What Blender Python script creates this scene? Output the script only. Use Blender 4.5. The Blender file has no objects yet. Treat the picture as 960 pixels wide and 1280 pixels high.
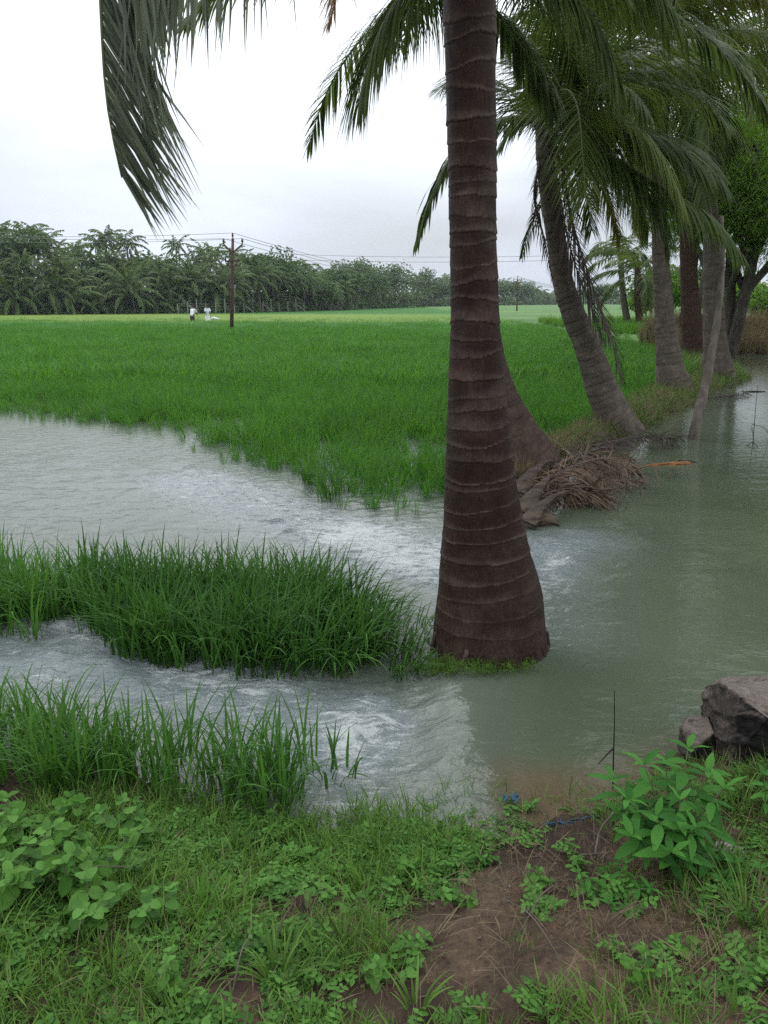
import bpy, bmesh, math, random
import numpy as np
from mathutils import Vector, Matrix, Euler

SC = bpy.context.scene
COL = SC.collection
R = math.radians
rng = np.random.default_rng(7)
random.seed(7)

# ------------------------------------------------------------------ camera
CAMZ = 2.0
PITCH = R(15.5)
FPX = 950.0
cam_d = bpy.data.cameras.new('camera')
cam = bpy.data.objects.new('camera', cam_d)
COL.objects.link(cam)
cam.location = (0, 0, CAMZ)
cam.rotation_euler = (R(90) - PITCH, 0, 0)
cam_d.sensor_fit = 'VERTICAL'
cam_d.sensor_height = 36
cam_d.sensor_width = 27
cam_d.lens = FPX / 1280 * 36
cam_d.clip_start = 0.05
cam_d.clip_end = 6000
SC.camera = cam

# ------------------------------------------------------------------ world, sun, exposure
SUN_EL, SUN_AZ = R(48), R(-8)      # azimuth measured from +Y towards +X
sun_dir = Vector((math.sin(SUN_AZ) * math.cos(SUN_EL), math.cos(SUN_AZ) * math.cos(SUN_EL), math.sin(SUN_EL)))
W = bpy.data.worlds.new('World')
SC.world = W
W.use_nodes = True
nt = W.node_tree
nt.nodes.clear()


def N(nt, typ, **kw):
    n = nt.nodes.new(typ)
    for k, v in kw.items():
        if k.startswith('i_'):
            key = k[2:]
            key = int(key) if key.isdigit() else key.replace('_', ' ')
            n.inputs[key].default_value = v
        else:
            setattr(n, k, v)
    return n


def ramp(nt, stops, interp='LINEAR'):
    n = nt.nodes.new('ShaderNodeValToRGB')
    e = n.color_ramp.elements
    n.color_ramp.interpolation = interp
    while len(e) < len(stops):
        e.new(0.5)
    for el, (p, c) in zip(e, stops):
        el.position = p
        el.color = c if len(c) == 4 else (*c, 1)
    return n


L = nt.links.new
sky = N(nt, 'ShaderNodeTexSky', sky_type='NISHITA', sun_disc=False, sun_elevation=SUN_EL, sun_rotation=SUN_AZ,
        air_density=1.5, dust_density=4.0, ozone_density=1.0)
tc = N(nt, 'ShaderNodeTexCoord')
sep = N(nt, 'ShaderNodeSeparateXYZ')
L(tc.outputs['Generated'], sep.inputs[0])
# overcast cloud layer: brighter round the hidden sun, bluish grey towards the horizon
elev = ramp(nt, [(0.0, (5.9, 6.5, 7.3)), (0.10, (6.3, 6.85, 7.7)), (0.24, (8.3, 8.7, 9.4)), (0.6, (12.6, 12.9, 13.4)), (1.0, (13.4, 13.7, 14.2))])
L(sep.outputs['Z'], elev.inputs[0])
dot = N(nt, 'ShaderNodeVectorMath', operation='DOT_PRODUCT')
dot.inputs[1].default_value = sun_dir
L(tc.outputs['Generated'], dot.inputs[0])
glow = N(nt, 'ShaderNodeMapRange', interpolation_type='SMOOTHSTEP')
glow.inputs['From Min'].default_value = 0.55
glow.inputs['From Max'].default_value = 1.0
glow.inputs['To Min'].default_value = 0.86
glow.inputs['To Max'].default_value = 1.35
L(dot.outputs['Value'], glow.inputs[0])
mp = N(nt, 'ShaderNodeMapping')
mp.inputs['Scale'].default_value = (1.0, 1.0, 3.2)
L(tc.outputs['Generated'], mp.inputs[0])
cn = N(nt, 'ShaderNodeTexNoise', i_Scale=2.6, i_Detail=6.0, i_Roughness=0.48, i_Distortion=0.3)
L(mp.outputs[0], cn.inputs['Vector'])
cm = N(nt, 'ShaderNodeMapRange')
cm.inputs['From Min'].default_value = 0.3
cm.inputs['From Max'].default_value = 0.7
cm.inputs['To Min'].default_value = 0.80
cm.inputs['To Max'].default_value = 1.20
L(cn.outputs['Fac'], cm.inputs[0])
mul = N(nt, 'ShaderNodeMath', operation='MULTIPLY')
L(glow.outputs[0], mul.inputs[0]); L(cm.outputs[0], mul.inputs[1])
vs = N(nt, 'ShaderNodeVectorMath', operation='SCALE')
L(elev.outputs[0], vs.inputs[0]); L(mul.outputs[0], vs.inputs['Scale'])
cov = N(nt, 'ShaderNodeMapRange')
cov.inputs['From Min'].default_value = 0.25
cov.inputs['From Max'].default_value = 0.5
cov.inputs['To Min'].default_value = 0.86
cov.inputs['To Max'].default_value = 1.0
L(cn.outputs['Fac'], cov.inputs[0])
mixs = N(nt, 'ShaderNodeMix', data_type='RGBA')
L(cov.outputs[0], mixs.inputs['Factor']); L(sky.outputs[0], mixs.inputs['A']); L(vs.outputs[0], mixs.inputs['B'])
bg = N(nt, 'ShaderNodeBackground', i_Strength=0.1)
L(mixs.outputs['Result'], bg.inputs['Color'])
wo = N(nt, 'ShaderNodeOutputWorld')
L(bg.outputs[0], wo.inputs['Surface'])

sd = bpy.data.lights.new('sun', 'SUN')
sd.energy = 0.5
sd.angle = R(30)
sd.color = (1, 0.97, 0.93)
so = bpy.data.objects.new('sun', sd)
COL.objects.link(so)
so.rotation_euler = (-sun_dir).to_track_quat('-Z', 'Y').to_euler()

SC.view_settings.view_transform = 'Standard'
SC.view_settings.look = 'None'
SC.view_settings.exposure = 0.34
SC.view_settings.gamma = 1.0
SC.cycles.use_denoising = False
SC.cycles.max_bounces = 6
SC.cycles.diffuse_bounces = 3
SC.cycles.glossy_bounces = 3
SC.cycles.transmission_bounces = 3
SC.cycles.volume_bounces = 0
SC.cycles.transparent_max_bounces = 4
SC.cycles.caustics_reflective = False
SC.cycles.caustics_refractive = False

# ------------------------------------------------------------------ pixel of the photograph -> place in the world
CP, SP = math.cos(PITCH), math.sin(PITCH)


def ray(px, py):
    a, b = (px - 480) / FPX, -(py - 640) / FPX
    return Vector((a, CP + b * SP, -SP + b * CP))


def at(px, py, Y):
    d = ray(px, py)
    return Vector((0, 0, CAMZ)) + d * (Y / d.y)


def gp(px, py, z=0.0):
    d = ray(px, py)
    return Vector((0, 0, CAMZ)) + d * ((z - CAMZ) / d.z)


# ------------------------------------------------------------------ numpy helpers
def sstep(a, b, x):
    t = np.clip((x - a) / (b - a), 0, 1)
    return t * t * (3 - 2 * t)


_P = rng.random((257, 257))


def vnoise(x, y, seed=0):
    x = np.asarray(x, float) + seed * 37.3 + 1000; y = np.asarray(y, float) + seed * 71.7 + 1000
    xi = np.floor(x).astype(int); yi = np.floor(y).astype(int)
    fx = x - xi; fy = y - yi
    fx = fx * fx * (3 - 2 * fx); fy = fy * fy * (3 - 2 * fy)
    a = _P[xi % 257, yi % 257]; b = _P[(xi + 1) % 257, yi % 257]
    c = _P[xi % 257, (yi + 1) % 257]; d = _P[(xi + 1) % 257, (yi + 1) % 257]
    return (a * (1 - fx) + b * fx) * (1 - fy) + (c * (1 - fx) + d * fx) * fy


def fbm(x, y, oct=4, seed=0, gain=0.5):
    s = 0; a = 1; t = 0
    for i in range(oct):
        s = s + a * vnoise(x * 2 ** i, y * 2 ** i, seed + i * 3)
        t += a; a *= gain
    return s / t * 2 - 1


def mesh_np(name, V, F, mat=None, smooth=True, attrs=None, tri=False):
    V = np.ascontiguousarray(V, np.float32).reshape(-1, 3)
    F = np.ascontiguousarray(F, np.int32)
    k = F.shape[1]
    me = bpy.data.meshes.new(name)
    me.vertices.add(len(V)); me.vertices.foreach_set('co', V.ravel())
    me.loops.add(F.size); me.loops.foreach_set('vertex_index', F.ravel())
    me.polygons.add(len(F)); me.polygons.foreach_set('loop_start', np.arange(0, F.size, k, dtype=np.int32))
    me.polygons.foreach_set('use_smooth', np.full(len(F), smooth))
    for an, av in (attrs or {}).items():
        av = np.asarray(av, np.float32)
        a = me.attributes.new(an, 'FLOAT', 'POINT')
        a.data.foreach_set('value', av.ravel())
    me.update(calc_edges=True)
    if mat:
        me.materials.append(mat)
    return me


def ob(name, data, parent=None, loc=(0, 0, 0), rot=(0, 0, 0), scale=None):
    o = bpy.data.objects.new(name, data)
    COL.objects.link(o)
    o.location = loc; o.rotation_euler = rot
    if scale is not None:
        o.scale = (scale,) * 3 if not hasattr(scale, '__len__') else scale
    if parent:
        o.parent = parent
    return o


def tag(o, label, cat=None, group=None, kind=None):
    if label: o['label'] = label
    if cat: o['category'] = cat
    if group: o['group'] = group
    if kind: o['kind'] = kind
    return o


def thing(name, label, cat, loc=(0, 0, 0), group=None, rz=0):
    o = bpy.data.objects.new(name, None)
    o.empty_display_size = 0.1
    COL.objects.link(o)
    o.location = loc; o.rotation_euler = (0, 0, rz)
    return tag(o, label, cat, group)


class MB:
    """collects vertices and quads"""
    def __init__(s):
        s.V = []; s.F = []; s.A = []; s.n = 0

    def add(s, V, F, a=None):
        V = np.asarray(V, float).reshape(-1, 3); F = np.asarray(F, int)
        s.V.append(V); s.F.append(F + s.n)
        s.A.append(np.full(len(V), 0.5) if a is None else np.broadcast_to(np.asarray(a, float).ravel() if np.ndim(a) else a, (len(V),)))
        s.n += len(V)

    def mesh(s, name, mat, smooth=True):
        return mesh_np(name, np.concatenate(s.V), np.concatenate(s.F), mat, smooth, {'tint': np.concatenate(s.A)})


def strips(C, S, a=None, fold=0.0, Nn=None):
    """C centres (n,k,3), S half-width vectors (n,k,3) -> quads. fold>0 uses three points across."""
    n, k, _ = C.shape
    if fold == 0:
        V = np.stack([C - S, C + S], 2)
        m = 2
    else:
        V = np.stack([C - S, C - Nn * fold * np.linalg.norm(S, axis=2, keepdims=True), C + S], 2)
        m = 3
    idx = np.arange(n * k * m).reshape(n, k, m)
    fs = []
    for j in range(m - 1):
        fs.append(np.stack([idx[:, :-1, j], idx[:, :-1, j + 1], idx[:, 1:, j + 1], idx[:, 1:, j]], -1).reshape(-1, 4))
    A = None if a is None else np.repeat(np.asarray(a), k * m)
    return V.reshape(-1, 3), np.concatenate(fs), A


def unit(v):
    return v / (np.linalg.norm(v, axis=-1, keepdims=True) + 1e-9)


def blades(base, az, length, width, lean, curl, k=5, wprof=None, fold=0.0):
    """grass blades: lean = start angle from the vertical, curl = extra angle along the blade"""
    n = len(base)
    t = np.linspace(0, 1, k)
    ang = lean[:, None] + curl[:, None] * t[None] ** 1.3
    seg = (length / (k - 1))[:, None]
    h = np.stack([np.cos(az), np.sin(az), np.zeros(n)], -1)
    d = h[:, None] * np.sin(ang)[..., None] + np.array([0, 0, 1.0]) * np.cos(ang)[..., None]
    C = np.zeros((n, k, 3)); C[:, 0] = base
    C[:, 1:] = base[:, None] + np.cumsum(d[:, :-1] * seg[..., None], 1)
    side = np.stack([-np.sin(az), np.cos(az), np.zeros(n)], -1)
    wp = np.array(wprof) if wprof is not None else np.interp(t, [0, .35, .8, 1], [.7, 1, .55, .04])
    S = side[:, None] * (width[:, None] * wp[None])[..., None] * 0.5
    Nn = np.cross(unit(S), unit(d))
    return C, S, Nn


def tube(P, r, k=8, a=None, cap=True):
    P = np.asarray(P, float); n = len(P)
    r = np.broadcast_to(np.asarray(r, float), (n,))
    T = unit(np.gradient(P, axis=0))
    up = np.array([0, 0, 1.0]) if abs(T[0][2]) < 0.9 else np.array([0, 1.0, 0])
    s = np.cross(T[0], up); s /= np.linalg.norm(s)
    V = []
    th = np.linspace(0, 2 * np.pi, k, endpoint=False)
    for i in range(n):
        s = s - T[i] * np.dot(s, T[i]); s /= np.linalg.norm(s) + 1e-9
        b = np.cross(T[i], s)
        V.append(P[i] + r[i] * (np.cos(th)[:, None] * s + np.sin(th)[:, None] * b))
    V = np.concatenate(V)
    idx = np.arange(n * k).reshape(n, k)
    F = np.stack([idx[:-1], np.roll(idx, -1, 1)[:-1], np.roll(idx, -1, 1)[1:], idx[1:]], -1).reshape(-1, 4)
    if cap:
        V = np.concatenate([V, P[:1], P[-1:]])
        c0, c1 = n * k, n * k + 1
        h = np.arange(0, k, 2)
        F = np.concatenate([F, np.stack([np.full(len(h), c0), (h + 2) % k, (h + 1) % k, h], -1),
                            np.stack([np.full(len(h), c1), idx[-1][h], idx[-1][(h + 1) % k], idx[-1][(h + 2) % k]], -1)]) if k % 2 == 0 else F
    return V, F


def catmull(P, n):
    P = np.asarray([list(p) for p in P], float)
    Q = np.concatenate([[2 * P[0] - P[1]], P, [2 * P[-1] - P[-2]]])
    m = len(P) - 1
    u = np.linspace(0, m, n * 4)
    i = np.minimum(u.astype(int), m - 1); f = (u - i)[:, None]
    p0, p1, p2, p3 = Q[i], Q[i + 1], Q[i + 2], Q[i + 3]
    C = 0.5 * ((2 * p1) + (-p0 + p2) * f + (2 * p0 - 5 * p1 + 4 * p2 - p3) * f ** 2 + (-p0 + 3 * p1 - 3 * p2 + p3) * f ** 3)
    s = np.concatenate([[0], np.cumsum(np.linalg.norm(np.diff(C, axis=0), axis=1))])
    q = np.linspace(0, s[-1], n)
    return np.stack([np.interp(q, s, C[:, j]) for j in range(3)], -1)


# ------------------------------------------------------------------ materials
def mat(name):
    m = bpy.data.materials.new(name)
    m.use_nodes = True
    m.node_tree.nodes.clear()
    return m, m.node_tree


def out(nt, sh, disp=None):
    o = nt.nodes.new('ShaderNodeOutputMaterial')
    nt.links.new(sh, o.inputs['Surface'])


def leaf_mat(name, dark, light, rough=0.55, trans=0.35, spec=0.2, tip=None, wave=None, sat_noise=3.0):
    """plant material: colour varies by blade (tint) and by clump (object random), light passes through"""
    m, nt = mat(name)
    L = nt.links.new
    at_ = N(nt, 'ShaderNodeAttribute', attribute_name='tint')
    oi = N(nt, 'ShaderNodeObjectInfo')
    ns = N(nt, 'ShaderNodeTexNoise', i_Scale=sat_noise, i_Detail=3.0)
    g = N(nt, 'ShaderNodeNewGeometry')
    L(g.outputs['Position'], ns.inputs['Vector'])
    a1 = N(nt, 'ShaderNodeMath', operation='MULTIPLY_ADD', i_1=0.5, i_2=0.0)
    L(at_.outputs['Fac'], a1.inputs[0])
    a2 = N(nt, 'ShaderNodeMath', operation='MULTIPLY_ADD', i_1=0.25)
    L(oi.outputs['Random'], a2.inputs[0]); L(a1.outputs[0], a2.inputs[2])
    a3 = N(nt, 'ShaderNodeMath', operation='MULTIPLY_ADD', i_1=0.45)
    L(ns.outputs['Fac'], a3.inputs[0]); L(a2.outputs[0], a3.inputs[2])
    stops = [(0.2, dark), (0.85, light)]
    if tip: stops.append((1.0, tip))
    r = ramp(nt, stops)
    L(a3.outputs[0], r.inputs[0])
    p = N(nt, 'ShaderNodeBsdfPrincipled', i_Roughness=rough)
    p.inputs['Specular IOR Level'].default_value = spec
    L(r.outputs[0], p.inputs['Base Color'])
    t = N(nt, 'ShaderNodeBsdfTranslucent')
    hs = N(nt, 'ShaderNodeHueSaturation', i_Hue=0.485, i_Saturation=1.1, i_Value=1.25)
    L(r.outputs[0], hs.inputs['Color']); L(hs.outputs[0], t.inputs['Color'])
    mx = N(nt, 'ShaderNodeMixShader', i_0=trans)
    L(p.outputs[0], mx.inputs[1]); L(t.outputs[0], mx.inputs[2])
    out(nt, mx.outputs[0])
    return m


M = {}
M['rice'] = leaf_mat('rice_leaf', (0.024, 0.100, 0.016), (0.110, 0.30, 0.048), trans=0.4, spec=0.15, sat_noise=0.7)
M['rice_near'] = leaf_mat('rice_leaf_tall', (0.022, 0.080, 0.015), (0.095, 0.235, 0.045), trans=0.35, spec=0.15)
M['grass'] = leaf_mat('wild_grass', (0.034, 0.082, 0.015), (0.150, 0.285, 0.055), trans=0.3, spec=0.15)
M['weed'] = leaf_mat('weed_leaf', (0.030, 0.095, 0.018), (0.120, 0.28, 0.055), trans=0.3, spec=0.15)
M['weedbright'] = leaf_mat('bright_weed_leaf', (0.04, 0.13, 0.018), (0.14, 0.32, 0.05), trans=0.35, spec=0.15)
M['shrub'] = leaf_mat('shrub_leaf', (0.022, 0.10, 0.018), (0.085, 0.26, 0.045), trans=0.3, spec=0.15)
M['straw'] = leaf_mat('dry_straw', (0.075, 0.055, 0.034), (0.25, 0.20, 0.12), trans=0.1, spec=0.2)
M['frond'] = leaf_mat('palm_leaflet', (0.024, 0.048, 0.012), (0.110, 0.165, 0.042), trans=0.42, spec=0.3, rough=0.45)
M['frondgreen'] = leaf_mat('palm_leaflet_fresh', (0.045, 0.080, 0.016), (0.190, 0.250, 0.065), trans=0.42, spec=0.3, rough=0.45)
M['frondyellow'] = leaf_mat('palm_leaflet_yellowing', (0.07, 0.10, 0.02), (0.22, 0.22, 0.05), trans=0.35, spec=0.4)
M['frondorange'] = leaf_mat('palm_leaflet_drying', (0.10, 0.06, 0.03), (0.34, 0.19, 0.07), trans=0.35, spec=0.15)
M['fronddead'] = leaf_mat('palm_leaflet_dead', (0.022, 0.018, 0.017), (0.085, 0.065, 0.058), trans=0.1, spec=0.2)
M['rachis'] = leaf_mat('palm_rachis', (0.07, 0.09, 0.035), (0.17, 0.19, 0.09), trans=0.0, spec=0.4)
M['rachisdead'] = leaf_mat('palm_rachis_dead', (0.04, 0.028, 0.025), (0.12, 0.09, 0.078), trans=0.0, spec=0.15)
M['frondglare'] = leaf_mat('palm_leaflet_glare', (0.080, 0.100, 0.075), (0.260, 0.300, 0.215), trans=0.5, spec=0.3, rough=0.45)  # glare on the hanging fronds painted in as a paler leaflet colour
M['farpalm'] = leaf_mat('far_palm_leaf', (0.022, 0.058, 0.016), (0.125, 0.205, 0.060), trans=0.3, spec=0.25, tip=(0.19, 0.21, 0.09), sat_noise=0.35)
M['bush'] = leaf_mat('bush_leaf', (0.020, 0.055, 0.014), (0.070, 0.15, 0.036), trans=0.25, spec=0.3, sat_noise=0.6)
M['feather'] = leaf_mat('feathery_leaf', (0.040, 0.105, 0.016), (0.180, 0.34, 0.055), trans=0.5, spec=0.3, sat_noise=0.9)
M['reed'] = leaf_mat('reed', (0.12, 0.095, 0.05), (0.28, 0.24, 0.13), trans=0.2, spec=0.2)


def simple(name, c1, c2, scale=8, rough=0.8, bump=0.3, spec=0.3, stretch=(1, 1, 1), dist=0.02, detail=6):
    m, nt = mat(name)
    L = nt.links.new
    t = N(nt, 'ShaderNodeTexCoord'); mp = N(nt, 'ShaderNodeMapping'); mp.inputs['Scale'].default_value = stretch
    L(t.outputs['Object'], mp.inputs[0])
    n = N(nt, 'ShaderNodeTexNoise', i_Scale=scale, i_Detail=detail, i_Roughness=0.6)
    L(mp.outputs[0], n.inputs['Vector'])
    r = ramp(nt, [(0.3, c1), (0.7, c2)])
    L(n.outputs['Fac'], r.inputs[0])
    p = N(nt, 'ShaderNodeBsdfPrincipled', i_Roughness=rough)
    p.inputs['Specular IOR Level'].default_value = spec
    L(r.outputs[0], p.inputs['Base Color'])
    b = N(nt, 'ShaderNodeBump', i_Strength=bump, i_Distance=dist)
    L(n.outputs['Fac'], b.inputs['Height']); L(b.outputs[0], p.inputs['Normal'])
    out(nt, p.outputs[0])
    return m


def trunk_mat(name, band, scar, rough=0.75):
    """bark: 'scar' marks the pale leaf scars, fine vertical fibres and blotches everywhere"""
    m, nt = mat(name)
    L = nt.links.new
    t = N(nt, 'ShaderNodeTexCoord'); mp = N(nt, 'ShaderNodeMapping'); mp.inputs['Scale'].default_value = (1, 1, 0.16)
    L(t.outputs['Object'], mp.inputs[0])
    fine = N(nt, 'ShaderNodeTexNoise', i_Scale=120.0, i_Detail=4.0, i_Roughness=0.7)
    L(mp.outputs[0], fine.inputs['Vector'])
    blotch = N(nt, 'ShaderNodeTexNoise', i_Scale=7.0, i_Detail=7.0, i_Roughness=0.65)
    L(t.outputs['Object'], blotch.inputs['Vector'])
    c = ramp(nt, [(0.3, tuple(x * 0.6 for x in band)), (0.55, band), (0.75, tuple(x * 1.7 for x in band))])
    L(blotch.outputs['Fac'], c.inputs[0])
    at_ = N(nt, 'ShaderNodeAttribute', attribute_name='scar')
    k = N(nt, 'ShaderNodeMath', operation='MULTIPLY', use_clamp=True)
    sm = N(nt, 'ShaderNodeMapRange'); sm.inputs['From Min'].default_value = 0.32; sm.inputs['From Max'].default_value = 0.62
    L(blotch.outputs['Fac'], sm.inputs[0])
    a = N(nt, 'ShaderNodeMath', operation='MULTIPLY_ADD', i_1=0.75, i_2=0.25)
    L(sm.outputs[0], a.inputs[0])
    L(at_.outputs['Fac'], k.inputs[0]); L(a.outputs[0], k.inputs[1])
    mx = N(nt, 'ShaderNodeMix', data_type='RGBA')
    mx.inputs['B'].default_value = (*scar, 1)
    L(k.outputs[0], mx.inputs['Factor']); L(c.outputs[0], mx.inputs['A'])
    fm = N(nt, 'ShaderNodeMapRange'); fm.inputs['To Min'].default_value = 0.55; fm.inputs['To Max'].default_value = 1.35
    fm.inputs['From Min'].default_value = 0.3; fm.inputs['From Max'].default_value = 0.7
    L(fine.outputs['Fac'], fm.inputs[0])
    vs = N(nt, 'ShaderNodeVectorMath', operation='SCALE')
    L(mx.outputs['Result'], vs.inputs[0]); L(fm.outputs[0], vs.inputs['Scale'])
    p = N(nt, 'ShaderNodeBsdfPrincipled', i_Roughness=rough)
    p.inputs['Specular IOR Level'].default_value = 0.16
    L(vs.outputs[0], p.inputs['Base Color'])
    b = N(nt, 'ShaderNodeBump', i_Strength=0.8, i_Distance=0.006)
    L(fine.outputs['Fac'], b.inputs['Height'])
    b2 = N(nt, 'ShaderNodeBump', i_Strength=0.5, i_Distance=0.015)
    L(blotch.outputs['Fac'], b2.inputs['Height']); L(b.outputs[0], b2.inputs['Normal'])
    L(b2.outputs[0], p.inputs['Normal'])
    out(nt, p.outputs[0])
    return m


M['trunk1'] = trunk_mat('wet_palm_bark', (0.030, 0.0138, 0.0102), (0.165, 0.122, 0.104), 0.55)
M['trunk2'] = trunk_mat('grey_brown_palm_bark', (0.085, 0.057, 0.046), (0.030, 0.019, 0.016))
M['trunk3'] = trunk_mat('grey_palm_bark', (0.150, 0.126, 0.104), (0.042, 0.031, 0.025))
M['trunk4'] = trunk_mat('brown_palm_bark', (0.070, 0.042, 0.030), (0.030, 0.020, 0.016))
M['farbark'] = simple('far_bark', (0.08, 0.068, 0.058), (0.17, 0.15, 0.13), 4, 0.9, 0.2)
M['treebark'] = simple('dark_tree_bark', (0.035, 0.030, 0.026), (0.11, 0.095, 0.08), 9, 0.85, 0.6, stretch=(1, 1, .3))
M['stick'] = simple('grey_dead_wood', (0.07, 0.058, 0.048), (0.19, 0.165, 0.14), 10, 0.8, 0.5, stretch=(1, 1, .2))
M['deadwood'] = simple('weathered_leaf_base', (0.009, 0.0065, 0.005), (0.10, 0.074, 0.056), 14, 0.75, 0.7, stretch=(.25, 1, 1))
M['root'] = simple('wet_root', (0.030, 0.020, 0.019), (0.10, 0.07, 0.064), 30, 0.6, 0.5)
M['blackwood'] = simple('black_wet_wood', (0.012, 0.011, 0.010), (0.04, 0.035, 0.03), 12, 0.5, 0.5)
M['orange'] = simple('orange_brown_spathe', (0.09, 0.04, 0.016), (0.40, 0.17, 0.045), 20, 0.5, 0.4, stretch=(.3, 1, 1))
M['pole'] = simple('rusty_pole', (0.055, 0.030, 0.026), (0.13, 0.075, 0.06), 3, 0.8, 0.2)
M['wire'] = simple('wire', (0.14, 0.15, 0.16), (0.20, 0.21, 0.22), 3, 0.6, 0.0)
M['insulator'] = simple('insulator', (0.10, 0.05, 0.04), (0.16, 0.09, 0.07), 3, 0.3, 0.0)
M['post'] = simple('pale_concrete_post', (0.16, 0.16, 0.14), (0.32, 0.32, 0.29), 5, 0.9, 0.1)
M['white'] = simple('white_paint', (0.62, 0.62, 0.60), (0.82, 0.82, 0.80), 6, 0.6, 0.1)
M['concrete'] = simple('grey_concrete', (0.20, 0.19, 0.17), (0.38, 0.37, 0.34), 5, 0.9, 0.2)
M['shirt'] = simple('white_cotton', (0.70, 0.71, 0.73), (0.82, 0.83, 0.85), 10, 0.9, 0.1)
M['shirtblue'] = simple('pale_blue_cotton', (0.60, 0.70, 0.78), (0.74, 0.82, 0.88), 10, 0.9, 0.1)
M['cloth'] = simple('dark_cloth', (0.04, 0.04, 0.05), (0.10, 0.09, 0.10), 10, 0.9, 0.1)
M['skin'] = simple('brown_skin', (0.13, 0.065, 0.045), (0.18, 0.095, 0.065), 10, 0.6, 0.0)
M['hair'] = simple('black_hair', (0.01, 0.009, 0.009), (0.025, 0.02, 0.02), 40, 0.6, 0.2)
M['blue'] = simple('faded_blue_plastic', (0.010, 0.05, 0.10), (0.02, 0.10, 0.17), 30, 0.4, 0.2)
M['pebble'] = simple('pebble', (0.10, 0.07, 0.055), (0.26, 0.20, 0.17), 30, 0.8, 0.3)
M['palestone'] = simple('pale_stone', (0.22, 0.20, 0.19), (0.44, 0.41, 0.39), 18, 0.85, 0.4)


def soil_mat():
    m, nt = mat('reddish_soil')
    L = nt.links.new
    g = N(nt, 'ShaderNodeNewGeometry')
    n1 = N(nt, 'ShaderNodeTexNoise', i_Scale=2.6, i_Detail=6.0, i_Roughness=0.62)
    n2 = N(nt, 'ShaderNodeTexNoise', i_Scale=38.0, i_Detail=8.0, i_Roughness=0.7)
    for n in (n1, n2): L(g.outputs['Position'], n.inputs['Vector'])
    r = ramp(nt, [(0.28, (0.030, 0.021, 0.015)), (0.48, (0.084, 0.055, 0.036)), (0.62, (0.150, 0.100, 0.066)), (0.8, (0.205, 0.148, 0.102))])
    L(n1.outputs['Fac'], r.inputs[0])
    f = N(nt, 'ShaderNodeMapRange'); f.inputs['From Min'].default_value = .3; f.inputs['From Max'].default_value = .7
    f.inputs['To Min'].default_value = 0.5; f.inputs['To Max'].default_value = 1.4
    L(n2.outputs['Fac'], f.inputs[0])
    # damp, darker mud along the waterline
    sep = N(nt, 'ShaderNodeSeparateXYZ'); L(g.outputs['Position'], sep.inputs[0])
    wet = N(nt, 'ShaderNodeMapRange'); wet.inputs['From Min'].default_value = 0.10; wet.inputs['From Max'].default_value = 0.24
    wet.inputs['To Min'].default_value = 0.55; wet.inputs['To Max'].default_value = 1.0
    L(sep.outputs['Z'], wet.inputs[0])
    mm = N(nt, 'ShaderNodeMath', operation='MULTIPLY'); L(f.outputs[0], mm.inputs[0]); L(wet.outputs[0], mm.inputs[1])
    vs = N(nt, 'ShaderNodeVectorMath', operation='SCALE'); L(r.outputs[0], vs.inputs[0]); L(mm.outputs[0], vs.inputs['Scale'])
    # farmland far away is green
    at_ = N(nt, 'ShaderNodeAttribute', attribute_name='green')
    gr = ramp(nt, [(0.35, (0.05, 0.13, 0.025)), (0.65, (0.10, 0.22, 0.045))])
    n3 = N(nt, 'ShaderNodeTexNoise', i_Scale=0.12, i_Detail=6.0); L(g.outputs['Position'], n3.inputs['Vector']); L(n3.outputs['Fac'], gr.inputs[0])
    mx = N(nt, 'ShaderNodeMix', data_type='RGBA')
    L(at_.outputs['Fac'], mx.inputs['Factor']); L(vs.outputs[0], mx.inputs['A']); L(gr.outputs[0], mx.inputs['B'])
    p = N(nt, 'ShaderNodeBsdfPrincipled', i_Roughness=0.85)
    p.inputs['Specular IOR Level'].default_value = 0.3
    L(mx.outputs['Result'], p.inputs['Base Color'])
    b = N(nt, 'ShaderNodeBump', i_Strength=0.8, i_Distance=0.02); L(n2.outputs['Fac'], b.inputs['Height']); L(b.outputs[0], p.inputs['Normal'])
    out(nt, p.outputs[0])
    return m


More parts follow.
